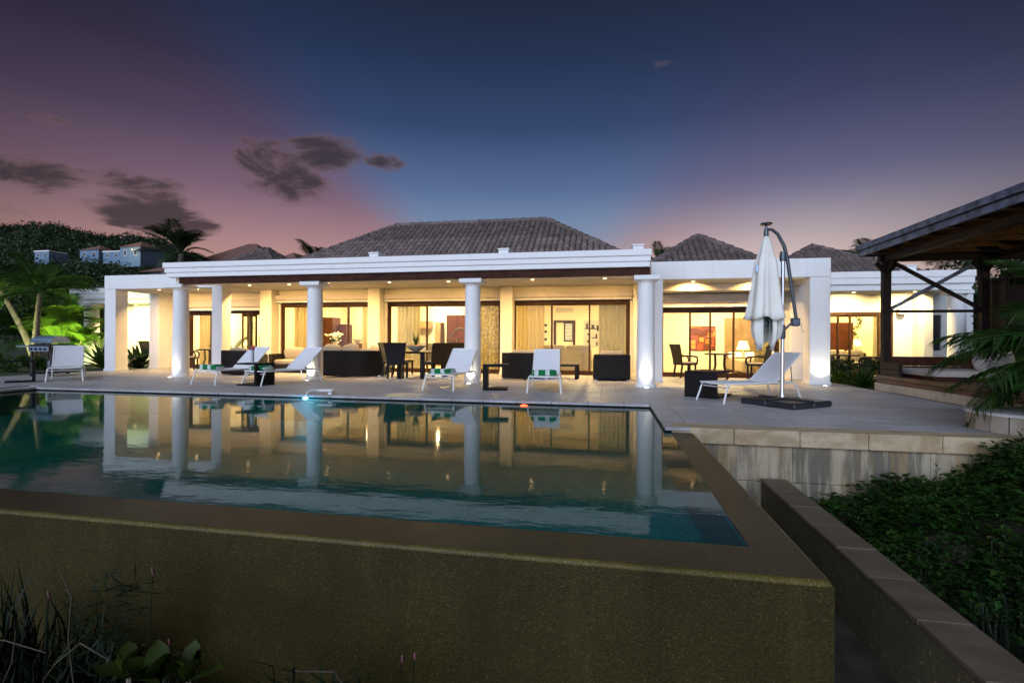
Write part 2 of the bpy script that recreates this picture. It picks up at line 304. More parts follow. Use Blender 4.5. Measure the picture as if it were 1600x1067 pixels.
# ------------------------------------------------------------------ mesh helpers
WL = {}
def wl(o): return WL.get(o.name, Vector((0, 0, 0))) if o else Vector((0, 0, 0))
def tag(o, label=None, cat=None, group=None, kind=None):
    if label: o['label'] = label
    if cat: o['category'] = cat
    if group: o['group'] = group
    if kind: o['kind'] = kind
    return o
def thing(name, label, cat, loc=(0, 0, 0), rz=0, group=None):
    o = bpy.data.objects.new(name, None); col.objects.link(o); o.location = loc; o.rotation_euler = (0, 0, rz); o.empty_display_size = .2
    WL[o.name] = Vector(loc) if not rz else Vector((0, 0, 0)); return tag(o, label, cat, group)
def copy_tree(o, parent=None):
    c = o.copy(); col.objects.link(c)
    if parent: c.parent = parent
    for ch in list(o.children): copy_tree(ch, c)
    return c
class MB:
    def __init__(s): s.v = []; s.f = []
    def add(s, vs, fs):
        n = len(s.v); s.v += [tuple(q) for q in vs]; s.f += [tuple(i + n for i in f) for f in fs]; return s
    def box(s, x0, x1, y0, y1, z0, z1, ch=0, rz=0, mtx=None):
        cx, cy_, cz = (x0 + x1) / 2, (y0 + y1) / 2, (z0 + z1) / 2; a, b, c = abs(x1 - x0) / 2, abs(y1 - y0) / 2, abs(z1 - z0) / 2
        if ch:
            ch = min(ch, a * .9, b * .9, c * .9); vs = []; fs = []
            idx = {}
            for sx in (-1, 1):
                for sy in (-1, 1):
                    for sz in (-1, 1):
                        for ax in range(3):
                            q = [a * sx, b * sy, c * sz]
                            for k in range(3):
                                if k != ax: q[k] -= ch * (sx, sy, sz)[k]
                            idx[(sx, sy, sz, ax)] = len(vs); vs.append(q)
            for ax in range(3):
                o1, o2 = [k for k in range(3) if k != ax]
                for sg in (-1, 1):
                    L = []
                    for p, q in ((-1, -1), (1, -1), (1, 1), (-1, 1)):
                        k = [0, 0, 0]; k[ax] = sg; k[o1] = p; k[o2] = q; L.append(idx[tuple(k) + (ax,)])
                    flip = (sg < 0) ^ (ax == 1)
                    fs.append(L[::-1] if flip else L)
            for ax in range(3):     # edges along axis ax
                o1, o2 = [k for k in range(3) if k != ax]
                for p in (-1, 1):
                    for q in (-1, 1):
                        L = []
                        for (e_, ff) in ((-1, o1), (1, o1), (1, o2), (-1, o2)):
                            k = [0, 0, 0]; k[ax] = e_; k[o1] = p; k[o2] = q; L.append(idx[tuple(k) + (ff,)])
                        fs.append(L)
            for sx in (-1, 1):
                for sy in (-1, 1):
                    for sz in (-1, 1): fs.append([idx[(sx, sy, sz, k)] for k in range(3)])
            fixed = []
            for f in fs:
                p0, p1, p2 = Vector(vs[f[0]]), Vector(vs[f[1]]), Vector(vs[f[2]])
                n = (p1 - p0).cross(p2 - p0); cen = sum((Vector(vs[i]) for i in f), Vector()) / len(f)
                fixed.append(f if n.dot(cen) > 0 else f[::-1])
            fs = fixed
        else:
            vs = [(-a, -b, -c), (a, -b, -c), (a, b, -c), (-a, b, -c), (-a, -b, c), (a, -b, c), (a, b, c), (-a, b, c)]
            fs = [(3, 2, 1, 0), (4, 5, 6, 7), (0, 1, 5, 4), (1, 2, 6, 5), (2, 3, 7, 6), (3, 0, 4, 7)]
        cs, sn = math.cos(rz), math.sin(rz)
        out = []
        for q in vs:
            q = (q[0] * cs - q[1] * sn + cx, q[0] * sn + q[1] * cs + cy_, q[2] + cz)
            out.append(tuple(mtx @ Vector(q)) if mtx else q)
        return s.add(out, fs)
    def bar(s, p, q, wdt, hgt, ch=0, up=(0, 0, 1)):
        p = Vector(p); q = Vector(q); d_ = (q - p); L = d_.length; d_.normalize(); sd_ = d_.cross(Vector(up))
        if sd_.length < 1e-4: sd_ = Vector((1, 0, 0))
        sd_.normalize(); un = sd_.cross(d_)
        mm = Matrix((d_, sd_, un)).transposed().to_4x4(); mm.translation = (p + q) / 2
        return s.box(-L / 2, L / 2, -wdt / 2, wdt / 2, -hgt / 2, hgt / 2, ch, 0, mm)
    def tube(s, pts, rad, n=8, cap=True):
        pts = [Vector(p) for p in pts]; rings = []
        if not isinstance(rad, (list, tuple)): rad = [rad] * len(pts)
        prev = None
        for i, p in enumerate(pts):
            d_ = (pts[min(i + 1, len(pts) - 1)] - pts[max(i - 1, 0)]).normalized()
            if prev is None:
                a = d_.orthogonal().normalized()
            else:
                a = (prev - d_ * prev.dot(d_)); a = a.normalized() if a.length > 1e-6 else d_.orthogonal().normalized()
            prev = a; b = d_.cross(a)
            rings.append([p + (a * math.cos(2 * PI * k / n) + b * math.sin(2 * PI * k / n)) * rad[i] for k in range(n)])
        vs = [q for r_ in rings for q in r_]; fs = []
        for i in range(len(pts) - 1):
            for k in range(n): fs.append((i * n + k, i * n + (k + 1) % n, (i + 1) * n + (k + 1) % n, (i + 1) * n + k))
        if cap: fs.append(tuple(range(n - 1, -1, -1))); fs.append(tuple((len(pts) - 1) * n + k for k in range(n)))
        return s.add(vs, fs)
    def lathe(s, prof, c=(0, 0, 0), n=24, cap=True):
        vs = []; fs = []
        for (r_, z_) in prof:
            for k in range(n): vs.append((c[0] + r_ * math.cos(2 * PI * k / n), c[1] + r_ * math.sin(2 * PI * k / n), c[2] + z_))
        for i in range(len(prof) - 1):
            for k in range(n): fs.append((i * n + k, i * n + (k + 1) % n, (i + 1) * n + (k + 1) % n, (i + 1) * n + k))
        if cap: fs.append(tuple(range(n - 1, -1, -1))); fs.append(tuple((len(prof) - 1) * n + k for k in range(n)))
        return s.add(vs, fs)
    def pillow(s, c, sz, rz=0, tilt=0, p=.45, n=16, mlat=8):
        vs = []; fs = []; sp = lambda x, e_: math.copysign(abs(x) ** e_, x)
        mm = Matrix.Translation(c) @ Matrix.Rotation(rz, 4, 'Z') @ Matrix.Rotation(tilt, 4, 'X')
        for i in range(mlat + 1):
            th = -PI / 2 + PI * i / mlat
            for k in range(n):
                ph = 2 * PI * k / n
                vs.append(tuple(mm @ Vector((sz[0] / 2 * sp(math.cos(th), p) * sp(math.cos(ph), p), sz[1] / 2 * sp(math.cos(th), p) * sp(math.sin(ph), p), sz[2] / 2 * sp(math.sin(th), p + .25)))))
        for i in range(mlat):
            for k in range(n): fs.append((i * n + k, i * n + (k + 1) % n, (i + 1) * n + (k + 1) % n, (i + 1) * n + k))
        return s.add(vs, fs)
    def prism(s, poly, z0, z1):
        n = len(poly)
        vs = [(x, y, z0) for x, y in poly] + [(x, y, z1) for x, y in poly]
        return s.add(vs, [tuple(range(n - 1, -1, -1)), tuple(range(n, 2 * n))] + [(i, (i + 1) % n, n + (i + 1) % n, n + i) for i in range(n)])
    def build(s, name, m_, parent=None, smooth=False, kind=None):
        off = wl(parent)
        me = bpy.data.meshes.new(name); me.from_pydata([(x - off.x, y - off.y, z_ - off.z) for x, y, z_ in s.v], [], s.f); me.update()
        if smooth: 
            me.polygons.foreach_set('use_smooth', [True] * len(me.polygons))
            try: me.set_sharp_from_angle(angle=R(38))
            except Exception: pass
        if m_: me.materials.append(M[m_])
        o = bpy.data.objects.new(name, me); col.objects.link(o)
        if parent: o.parent = parent; WL[o.name] = off
        if kind: o['kind'] = kind
        return o
def lamp(kind, loc, power, color, parent=None, size=.2, target=None, cone=None, blend=.6, spread=180):
    l = bpy.data.lights.new('lamp_light', kind); l.energy = power; l.color = color
    if kind == 'AREA': l.shape = 'DISK'; l.size = size; l.spread = R(spread)
    else: l.shadow_soft_size = size
    if kind == 'SPOT': l.spot_size = cone; l.spot_blend = blend
    o = bpy.data.objects.new('lamp_light', l); col.objects.link(o)
    off = wl(parent); o.location = Vector(loc) - off
    if target is not None: o.rotation_euler = (Vector(loc) - Vector(target)).to_track_quat('Z', 'Y').to_euler()
    if parent: o.parent = parent
    return o
def copies(o, locs, parent):
    for q in locs:
        c = o.copy(); col.objects.link(c); c.parent = parent; c.location = Vector(q)
WARM = (1, .61, .21)

# ------------------------------------------------------------------ ground, terraces, pool
g = MB(); S = 900
g.add([(-S, -60, -1.15), (S, -60, -1.15), (S, 1500, -1.15), (-S, 1500, -1.15)], [(0, 1, 2, 3)]); g.build('ground', 'ground_grass', kind='structure')
te = MB()
te.prism([(-250, 16.0), (-250, -10), (-12.75, -10), (-12.75, 8.9), (-12.75, 16)], -1.1, -.045)
te.prism([(-250, 16.0), (250, 16.0), (250, 1400), (-250, 1400)], -1.1, -.045)
te.prism([(5.88, 16.0), (5.88, 6.9), (250, 6.9), (250, 16)], -1.1, -.045)
te.build('garden_terrace', 'ground_grass', kind='structure')
WX0, WX1, WY0, WY1, WZ = -12.25, .76, 2.92, 8.76, -.06
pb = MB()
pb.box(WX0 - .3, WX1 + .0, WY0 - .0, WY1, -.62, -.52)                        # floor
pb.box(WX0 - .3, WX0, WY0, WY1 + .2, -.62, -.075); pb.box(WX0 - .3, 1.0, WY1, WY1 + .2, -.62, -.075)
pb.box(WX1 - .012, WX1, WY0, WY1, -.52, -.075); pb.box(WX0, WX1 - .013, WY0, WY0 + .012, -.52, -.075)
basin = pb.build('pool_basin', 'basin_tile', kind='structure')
pw = MB(); pw.add([(WX0, WY0, WZ), (WX1, WY0, WZ), (WX1, WY1, WZ), (WX0, WY1, WZ)], [(0, 1, 2, 3)])
pw.build('pool_water', 'water', kind='structure')
fw = MB()                                                                        # weir walls with a rounded edge, wet and flush with the water
fw.prism([(-16, 2.56), (1.04, 2.56), (1.04, WY0), (-16, WY0)], -1.6, -.0862)
fw.prism([(WX1, WY0), (1.04, WY0), (1.04, 6.44), (WX1, 6.44)], -1.6, -.0862)
weir = fw.build('pool_wall', 'pool_tile', kind='structure')
cp = MB(); cp.prism([(-16, 2.5865), (1.0135, 2.5865), (1.0135, WY0), (-16, WY0)], -.0861, -.0605)
cp.prism([(WX1, WY0 + .001), (1.0135, WY0 + .001), (1.0135, 6.43), (WX1, 6.43)], -.0861, -.0605)
cp.build('pool_coping', 'pool_coping', weir)
cp = MB(); cp.tube([(-16, 2.5862, -.0865), (1.0, 2.5862, -.0865), (1.0138, 2.5862, -.0865), (1.0138, 2.60, -.0865), (1.0138, 6.43, -.0865)], .0259, 16); cp.build('rounded_edge', 'glint_edge', weir, True)
# catch basin floor and retaining wall
rw = MB(); rw.prism([(1.80, -2), (2.03, -2), (2.03, 6.40), (1.80, 6.40)], -1.6, -.60)
retw = thing('retaining_wall', 'low dark rendered wall with stone caps beside the planting on the right', 'wall', (1.9, 2, -1.1)); rw.build('wall', 'retaining', retw)
yy = 6.40; random.seed(3)
while yy > -.5:
    L = .52 + random.uniform(-.03, .03); b = MB(); b.box(1.785, 2.075, yy - L + .003, yy, -.597, -.56 + random.uniform(-.002, .002), .006); b.build('cap_stone', 'cap', retw); yy -= L
cb = MB(); cb.prism([(1.05, -2), (1.795, -2), (1.795, 6.4), (1.05, 6.4)], -1.2, -1.08); cb.build('catch_basin', 'soil', kind='structure')
# deck
dk = MB()
dk.prism([(-16.6, 8.80), (5.88, 8.80), (5.88, 15.9), (-16.6, 15.9)], -.9, -.022)
dk.prism([(1.0, 6.56), (5.88, 6.56), (5.88, 8.80), (1.0, 8.80)], -.9, -.022)
dk.prism([(-16.6, -8), (-12.56, -8), (-12.56, 8.8), (-16.6, 8.8)], -.9, -.022)
dk.prism([(5.88, 6.56), (9, 6.56), (9, 8.4), (5.88, 8.4)], -.9, -.022)
deck = dk.build('deck', 'soil', kind='structure')
cells = []
TW, TH = .61, .405
def addcells(x0, x1, y0, y1):
    j = 0; y = y0
    while y < y1 - .05:
        ye = min(y + TH, y1); x = x0 - (TW / 2 if j % 2 else 0)
        while x < x1 - .03:
            a, b = max(x, x0), min(x + TW, x1)
            if b - a > .04: cells.append((a, b, y, ye))
            x += TW
        y = ye; j += 1
addcells(1.0, 8.9, 6.80, 8.72); addcells(-16.6, 5.88, 9.02, 15.9); addcells(-16.6, -12.85, -4, 9.02); addcells(1.0, 5.88, 8.72, 9.02)
def near(c): return math.hypot((c[0] + c[1]) / 2, (c[2] + c[3]) / 2)
vis = lambda c: (lambda X, Y: (Vector((X, Y, 0)).dot(FW) > 1 and abs(Vector((X, Y, 0)).dot(RT) / Vector((X, Y, 0)).dot(FW)) < 1.06))((c[0] + c[1]) / 2, (c[2] + c[3]) / 2)
cells.sort(key=lambda c: (not vis(c), near(c)))
tmesh = {}
def tile_mesh(w_, h_):
    k = (round(w_, 2), round(h_, 2))
    if k not in tmesh:
        b = MB(); b.box(-w_ / 2 + .003, w_ / 2 - .003, -h_ / 2 + .003, h_ / 2 - .003, -.018, 0, .002)
        me = bpy.data.meshes.new('paving_tile'); me.from_pydata(b.v, [], b.f); me.materials.append(M['paving']); tmesh[k] = me
    return tmesh[k]
for c in cells[:290]:
    o = bpy.data.objects.new('paving_tile', tile_mesh(c[1] - c[0], c[3] - c[2])); col.objects.link(o); o.parent = deck
    o.location = ((c[0] + c[1]) / 2, (c[2] + c[3]) / 2, random.uniform(-.0012, .0012))
b = MB()
for c in cells[290:]: b.box(c[0] + .003, c[1] - .003, c[2] + .003, c[3] - .003, -.02, random.uniform(-.0012, .0012))
b.build('paving_tile', 'paving', deck, kind='stuff')
# edge stones along the pool and along the front of the deck
def edge_run(p0, p1, depth, z0, z1, L0, name, m_, parent, horiz=True):
    p = p0
    while p < p1 - .02:
        q = min(p + L0 + random.uniform(-.02, .02), p1); b = MB()
        if horiz: b.box(p + .003, q - .003, depth[0], depth[1], z0, z1 + random.uniform(-.001, .001), .008)
        else: b.box(depth[0], depth[1], p + .003, q - .003, z0, z1 + random.uniform(-.001, .001), .008)
        b.build(name, m_, parent); p = q
edge_run(-12.55, .70, (8.70, 9.02), -.045, .001, .61, 'edge_stone', 'paving', deck)
edge_run(6.44, 9.02, (.70, 1.0), -.045, .001, .61, 'edge_stone', 'paving', deck, False)
edge_run(-2, 8.70, (-12.55, -12.2), -.045, .001, .61, 'edge_stone', 'paving', deck, False)
edge_run(.78, 8.9, (6.46, 6.80), -.19, .0015, .735, 'coping_stone', 'coping', deck)
# stained stone wall under the deck
dw = thing('deck_wall', 'stained travertine wall under the front edge of the deck', 'wall', (3.5, 6.55, -1.1))
MB().box(.78, 9, 6.53, 6.56, -1.2, -.192).build('wall', 'wall_stone', dw)
x = 1.06; random.seed(11)
while x < 8.8:
    L = random.uniform(.8, 1.5); dz = random.uniform(0, .012); b = MB(); b.box(x + .0015, x + L - .0015, 6.505 - dz * .4, 6.54, -.62, -.195, .004); b.build('stone', 'wall_stone', dw)
    b = MB(); b.box(x + .02, x + L + .014, 6.50 - dz, 6.54, -1.1, -.625, .006); b.build('stone', 'wall_stone', dw); x += L

# ------------------------------------------------------------------ building helpers
def wall_with(parent, name, m_, x0, x1, y0, y1, z0, z1, opens):
    """one wall with its openings left out; opens = (xa, xb, za, zb) sorted"""
    b = MB(); x = x0
    for (xa, xb, za, zb) in opens:
        if xa > x: b.box(x, xa, y0, y1, z0, z1)
        if za > z0: b.box(xa, xb, y0, y1, z0, za)
        if zb < z1: b.box(xa, xb, y0, y1, zb, z1)
        x = xb
    if x < x1: b.box(x, x1, y0, y1, z0, z1)
    return b.build(name, m_, parent)
def sliding(parent, xs, y, ztop, opened=()):
    """outer frame plus leaves between the positions xs, each leaf with its own pane"""
    x0, x1 = xs[0], xs[-1]
    b = MB(); b.box(x0, x0 + .06, y - .07, y + .07, 0, ztop, .006); b.box(x1 - .06, x1, y - .07, y + .07, 0, ztop, .006)
    b.box(x0 + .06, x1 - .06, y - .07, y + .07, ztop - .09, ztop, .006); b.box(x0 + .06, x1 - .06, y - .07, y + .07, 0, .03, .004)
    b.build('door_frame', 'frame_wood', parent)
    for i in range(len(xs) - 1):
        if i in opened: continue
        a = xs[i] + (.062 if i == 0 else -.025); c_ = xs[i + 1] - (.062 if i == len(xs) - 2 else -.025); yo = y + (.024 if i % 2 else -.024)
        s_ = MB(); 
        s_.box(a, a + .05, yo - .02, yo + .02, .032, ztop - .092, .004); s_.box(c_ - .05, c_, yo - .02, yo + .02, .032, ztop - .092, .004)
        s_.box(a + .05, c_ - .05, yo - .02, yo + .02, .032, .14, .004); s_.box(a + .05, c_ - .05, yo - .02, yo + .02, ztop - .15, ztop - .092, .004)
        dr = s_.build('sliding_door', 'frame_wood', parent)
        MB().box(a + .05, c_ - .05, yo - .004, yo + .004, .14, ztop - .15).build('pane', 'glass', dr)
def pelmet(parent, x0, x1, y, z0, z1):
    b = MB(); h = (z1 - z0); b.box(x0, x1, y - .22, y, z0 + h * .3, z1, .01); b.build('pelmet', 'pelmet', parent)
    b = MB(); b.box(x0 + .02, x1 - .02, y - .17, y, z0 + h * .12, z0 + h * .3 - .003, .006); b.build('pelmet', 'pelmet', parent)
    b = MB(); b.box(x0, x1, y - .20, y, z0, z0 + h * .12 - .003, .004); b.build('pelmet', 'trim', parent)
def round_column(parent, x, y, h=2.62, r=.205):
    b = MB(); b.lathe([(r * 1.02, .07), (r * 1.02, .6), (r * .97, 1.6), (r * .93, h - .18)], (x, y, 0), 40); o = b.build('column', 'stucco', parent, True)
    b = MB(); b.lathe([(r + .03, 0), (r + .03, .055), (r + .012, .07), (r, .07)], (x, y, 0), 40); b.build('base', 'stucco', o, True)
    b = MB(); b.lathe([(r * .93, h - .18), (r * 1.0, h - .165), (r * 1.18, h - .12)], (x, y, 0), 40); a = .285; b.box(x - a, x + a, y - a, y + a, h - .12, h - .02, .006); b.build('capital', 'stucco', o, True)
def square_pillar(parent, x0, x1, y0, y1, z1, m_='stucco', base=True):
    b = MB(); b.box(x0, x1, y0, y1, .0, z1, .012); o = b.build('pillar', m_, parent)
    if base: b = MB(); b.box(x0 - .018, x1 + .018, y0 - .018, y1 + .018, 0, .085, .008); b.build('base', m_, o)
def downlights(parent, pts, power, color=WARM, size=.08, m_='light_warm', spread=180):
    for (x, y, z_) in pts:
        b = MB(); b.lathe([(.04, 0), (.04, .02)], (x, y, z_ - .022), 14); b.build('ceiling_light', m_, parent)
        lamp('AREA', (x, y, z_ - .03), power, color, parent, size, (x, y + (1.3 if spread < 180 else 0), 0), spread=spread)
# barrel roof tile: arched, tapered, with a thick visible lip
def rtile_verts():
    vs = []; fs = []; n = 6
    for (yy_, r_, zz) in ((0, .098, .03), (.36, .084, 0)):
        for k in range(n + 1):
            a = PI * k / n; vs.append((-r_ * math.cos(a), yy_, zz + r_ * .78 * math.sin(a)))
    for k in range(n + 1):
        a = PI * k / n; vs.append((-.078 * math.cos(a), 0, .018 + .078 * .62 * math.sin(a)))
    for k in range(n):
        fs.append((k, k + 1, n + 1 + k + 1, n + 1 + k)); fs.append((2 * (n + 1) + k, 2 * (n + 1) + k + 1, k + 1, k))
    return vs, fs
RTV, RTF = rtile_verts()
rt_me = bpy.data.meshes.new('roof_tile'); rt_me.from_pydata(RTV, [], RTF); rt_me.materials.append(M['roof_tile']); rt_me.polygons.foreach_set('use_smooth', [True] * len(rt_me.polygons))
def hip_roof(parent, x0, x1, y0, y1, ze, pitch, singles):
    """hipped roof on a rectangle: solid under-roof, barrel tiles course by course, ridge and hip caps"""
    D = (y1 - y0) / 2; zr = ze + D * math.tan(pitch); ra, rb = x0 + D, x1 - D; ym = y0 + D
    if ra > rb: ra = rb = (x0 + x1) / 2
    b = MB(); b.add([(x0, y0, ze), (x1, y0, ze), (x1, y1, ze), (x0, y1, ze), (ra, ym, zr), (rb, ym, zr)], [(0, 1, 5, 4), (1, 2, 5), (2, 3, 4, 5), (3, 0, 4), (3, 2, 1, 0)])
    roof = b.build('roof', 'roof_under', parent); off = wl(parent)
    pw_, pc = .198, .305; cp_, sp_ = math.cos(pitch), math.sin(pitch); SL = D / cp_
    front = []; rest = []
    def face(org, ex, width_at, skip_low, out):
        ex = Vector(ex); ey = Vector((-ex.y, ex.x, 0)); row = 0; s_ = 0
        up = Vector((ey.x * cp_, ey.y * cp_, sp_)); nn = ex.cross(up)
        while s_ < SL - .08:
            a, c_ = width_at(s_ * cp_ + .05)
            k0 = math.ceil((a + .05) / pw_); k = k0
            while k * pw_ < c_ - .05:
                p = Vector(org) + ex * (k * pw_) + up * s_ + nn * .012
                out.append((p, ex, up, nn, s_)); k += 1
            s_ += pc
    W = x1 - x0
    face((x0, y0, ze), (1, 0, 0), lambda t_: (t_, W - t_), 0, front)
    face((x1, y0, ze), (0, 1, 0), lambda t_: (t_, 2 * D - t_), 0, rest)
    face((x0, y1, ze), (0, -1, 0), lambda t_: (t_, 2 * D - t_), 0, rest)
    vis_ = [f for f in front if f[4] > .85]; hid = [f for f in front if f[4] <= .85]
    vis_.sort(key=lambda f: f[4]); sg = vis_[:singles]; rest += vis_[singles:] + hid
    for p, ex, up, nn, s_ in sg:
        o = bpy.data.objects.new('roof_tile', rt_me); col.objects.link(o); o.parent = roof
        mm = Matrix((ex, up, nn)).transposed().to_4x4() @ Matrix.Rotation(random.uniform(-.02, .02), 4, 'Z'); mm.translation = p - off + nn * random.uniform(0, .006); o.matrix_local = mm
    b = MB()
    for p, ex, up, nn, s_ in rest:
        jz = random.uniform(0, .006); b.add([p + ex * q[0] + up * q[1] + nn * (q[2] + jz) for q in RTV], RTF)
    o = b.build('roof_tile', 'roof_tile', roof, True, 'stuff')
    b = MB()
    def caps(p, q):
        p = Vector(p); q = Vector(q); n = max(1, int((q - p).length / .33))
        for i in range(n):
            a = p.lerp(q, i / n); c_ = p.lerp(q, min(1, (i + 1.12) / n)); b.tube([a + Vector((0, 0, .035)), c_ + Vector((0, 0, .02))], [.115, .095], 10)
    caps((x0, y0, ze), (ra, ym, zr)); caps((x1, y0, ze), (rb, ym, zr)); caps((x0, y1, ze), (ra, ym, zr)); caps((x1, y1, ze), (rb, ym, zr))
    if rb - ra > .1: caps((ra, ym, zr + .02), (rb, ym, zr + .02))
    b.build('ridge_tile', 'roof_tile', roof, True, 'stuff')
def roof_vent(parent, x, y, z_):
    b = MB(); b.box(x - .13, x + .13, y - .2, y + .2, z_ - .1, z_ + .2, .01); b.box(x - .15, x + .15, y - .22, y + .22, z_ + .2, z_ + .235, .006); b.build('vent_cap', 'trim', parent)

# ------------------------------------------------------------------ villa
V = thing('villa', 'white main house with colonnaded porch, dark wood beam and large tiled hip roof', 'house', (-5.5, 15.8, 0))
OP = [(-11.4, -7.92, 0, 2.36), (-7.36, -3.40, 0, 2.36), (-3.04, .66, 0, 2.36)]
wall_with(V, 'wall', 'porch_wall', -11.9, 1.02, 15.8, 16.02, -.02, 3.35, OP)
for (a, c_) in ((-11.9, -11.45), (-7.85, -7.43), (-3.35, -2.96), (.74, 1.0)): square_pillar(V, a, c_, 15.38, 15.798, 2.795, 'porch_wall')
for xs, y in (([-11.4, -10.2, -8.84, -7.92], 15.92), ([-7.36, -5.97, -4.6, -3.40], 15.92), ([-3.04, -1.77, -.58, .66], 15.92)): sliding(V, xs, y, 2.355)
pelmet(V, -11.44, -7.86, 15.796, 2.37, 2.62); pelmet(V, -7.42, -3.36, 15.796, 2.37, 2.62); pelmet(V, -2.95, .73, 15.796, 2.37, 2.62)
b = MB(); b.box(-11.9, .98, 12.32, 15.797, 2.80, 2.9); b.build('porch_ceiling', 'porch_wall', V)
b = MB(); b.box(-12.0, .99, 12.05, 12.31, 2.602, 2.9, .01); b.build('lintel', 'porch_wall', V)
b = MB(); b.box(-11.75, .95, 11.90, 12.045, 2.60, 2.78, .008); b.build('beam', 'wood', V)
for i, (z0, z1, yo) in enumerate(((2.785, 2.905, 11.83), (2.908, 3.035, 11.80), (3.038, 3.18, 11.765))):
    b = MB(); b.box(-12.1 - .03 * i, .93 + .02 * i, yo, 12.04, z0, z1, .006); b.build('fascia_board', 'trim', V)
b = MB(); b.box(-12.1, .96, 12.06, 15.3, 2.92, 3.12); b.build('flat_roof', 'stucco', V)
for x in (.87, -3.35, -7.73, -11.93): round_column(V, x, 12.16)
for x in (-6.12, -2.6, .7): roof_vent(V, x, 12.5, 3.16)
hip_roof(V, -11.87, 1.25, 15.2, 22.2, 3.23, R(34), 300)
# rooms behind the doors
b = MB(); b.box(-11.9, 1.0, 16.02, 22.0, -.12, -.004); b.build('floor', 'interior_floor', V)
b = MB(); b.box(-11.9, 1.0, 16.02, 22.0, 2.92, 3.0); b.build('ceiling', 'interior', V)
b = MB(); b.box(-11.9, 1.0, 20.9, 21.1, -.02, 2.92); b.build('interior_wall', 'interior', V)
b = MB(); b.box(-12.05, -11.9, 16.03, 22.0, -.02, 3.3); b.build('side_wall', 'interior', V)
b = MB(); b.box(1.0, 1.14, 16.03, 22.0, -.02, 3.3); b.build('side_wall', 'interior', V)
b = MB(); b.box(-4.2, -4.05, 18.2, 20.9, -.02, 2.92); b.build('interior_wall', 'interior', V)
b = MB(); b.box(-9.2, -8.6, 19.7, 20.9, -.02, 2.92); b.build('interior_wall', 'interior', V)
downlights(V, [(-10.2, 17.3, 2.918), (-8.3, 18.3, 2.918), (-6.0, 17.6, 2.918), (-5.2, 19.4, 2.918), (-2.6, 18.0, 2.918), (-.6, 18.6, 2.918), (-7.0, 20.0, 2.918), (-10.2, 20.0, 2.918)], 185, (1, .72, .32))
downlights(V, [(-9.8, 14.0, 2.798), (-8.4, 13.9, 2.798), (-6.4, 13.9, 2.798), (-4.6, 14.0, 2.798), (-2.1, 13.9, 2.798), (-.1, 13.9, 2.798), (-11.2, 14.0, 2.798)], 100, WARM, spread=142)
# inner doorway with louvred shutter seen through the right hand doors
b = MB(); 
for (x0, x1, z0, z1) in ((-2.24, -2.14, .0, 1.94), (-1.44, -1.34, 0, 1.94), (-2.14, -1.44, 1.86, 1.94)): b.box(x0, x1, 20.84, 20.898, z0, z1, .004)
ud = b.build('inner_doorway', 'frame_wood', V)
sh = MB()
for k in range(12): sh.box(-1.76, -1.48, 20.86, 20.885, 1.12 + k * .058, 1.165 + k * .058)
b = MB(); b.box(-1.82, -1.45, 20.886, 20.897, 1.05, 1.86); b.build('shutter_board', 'frame_wood', ud); sh.build('louvre', 'shutter_white', ud)

# ------------------------------------------------------------------ porticoes with pyramid roofs
PR = thing('pavilion', 'white square pavilion with pyramid tiled roof right of the main porch', 'house', (3.2, 15.8, 0))
b = MB(); b.box(1.0, 5.42, 13.65, 14.0, 2.70, 3.17, .01); b.build('beam', 'stucco', PR)
square_pillar(PR, 4.95, 5.42, 13.66, 14.1, 2.698); square_pillar(PR, 1.06, 1.41, 13.66, 14.05, 2.698)
b = MB(); b.box(5.0, 5.42, 14.003, 15.58, 2.70, 3.17, .01); b.build('beam', 'stucco', PR)
square_pillar(PR, 5.16, 5.60, 15.6, 16.02, 3.2)
b = MB(); b.box(1.02, 5.0, 14.003, 15.797, 2.74, 2.9); b.build('ceiling', 'porch_wall', PR)
b = MB(); b.box(1.15, 4.99, 14.9, 15.55, 2.52, 2.738, .008); b.build('ceiling_beam', 'porch_wall', PR)
wall_with(PR, 'wall', 'porch_wall', 1.15, 5.158, 15.8, 16.0, -.02, 3.2, [(1.55, 4.92, 0, 2.1)])
pelmet(PR, 1.45, 5.0, 15.796, 2.11, 2.5)
sliding(PR, [1.55, 2.44, 3.02, 3.68, 4.92], 15.92, 2.095)
b = MB(); b.box(1.15, 5.6, 16.02, 20.6, -.12, -.004); b.build('floor', 'interior_floor', PR)
b = MB(); b.box(1.15, 5.6, 16.03, 20.6, 2.85, 2.95); b.build('ceiling', 'interior', PR)
b = MB(); b.box(1.15, 5.6, 19.55, 19.7, -.02, 2.85); b.build('interior_wall', 'interior', PR)
b = MB(); b.box(5.45, 5.6, 16.03, 19.55, -.02, 3.15); b.build('side_wall', 'stucco', PR)
hip_roof(PR, .75, 5.35, 16.05, 20.65, 3.13, R(35), 0)
roof_vent(PR, 4.4, 14.1, 2.98)
downlights(PR, [(2.2, 17.6, 2.848), (4.0, 18.2, 2.848)], 210, (1, .72, .32)); downlights(PR, [(2.3, 14.5, 2.738), (4.0, 14.5, 2.738)], 85, WARM, spread=142)

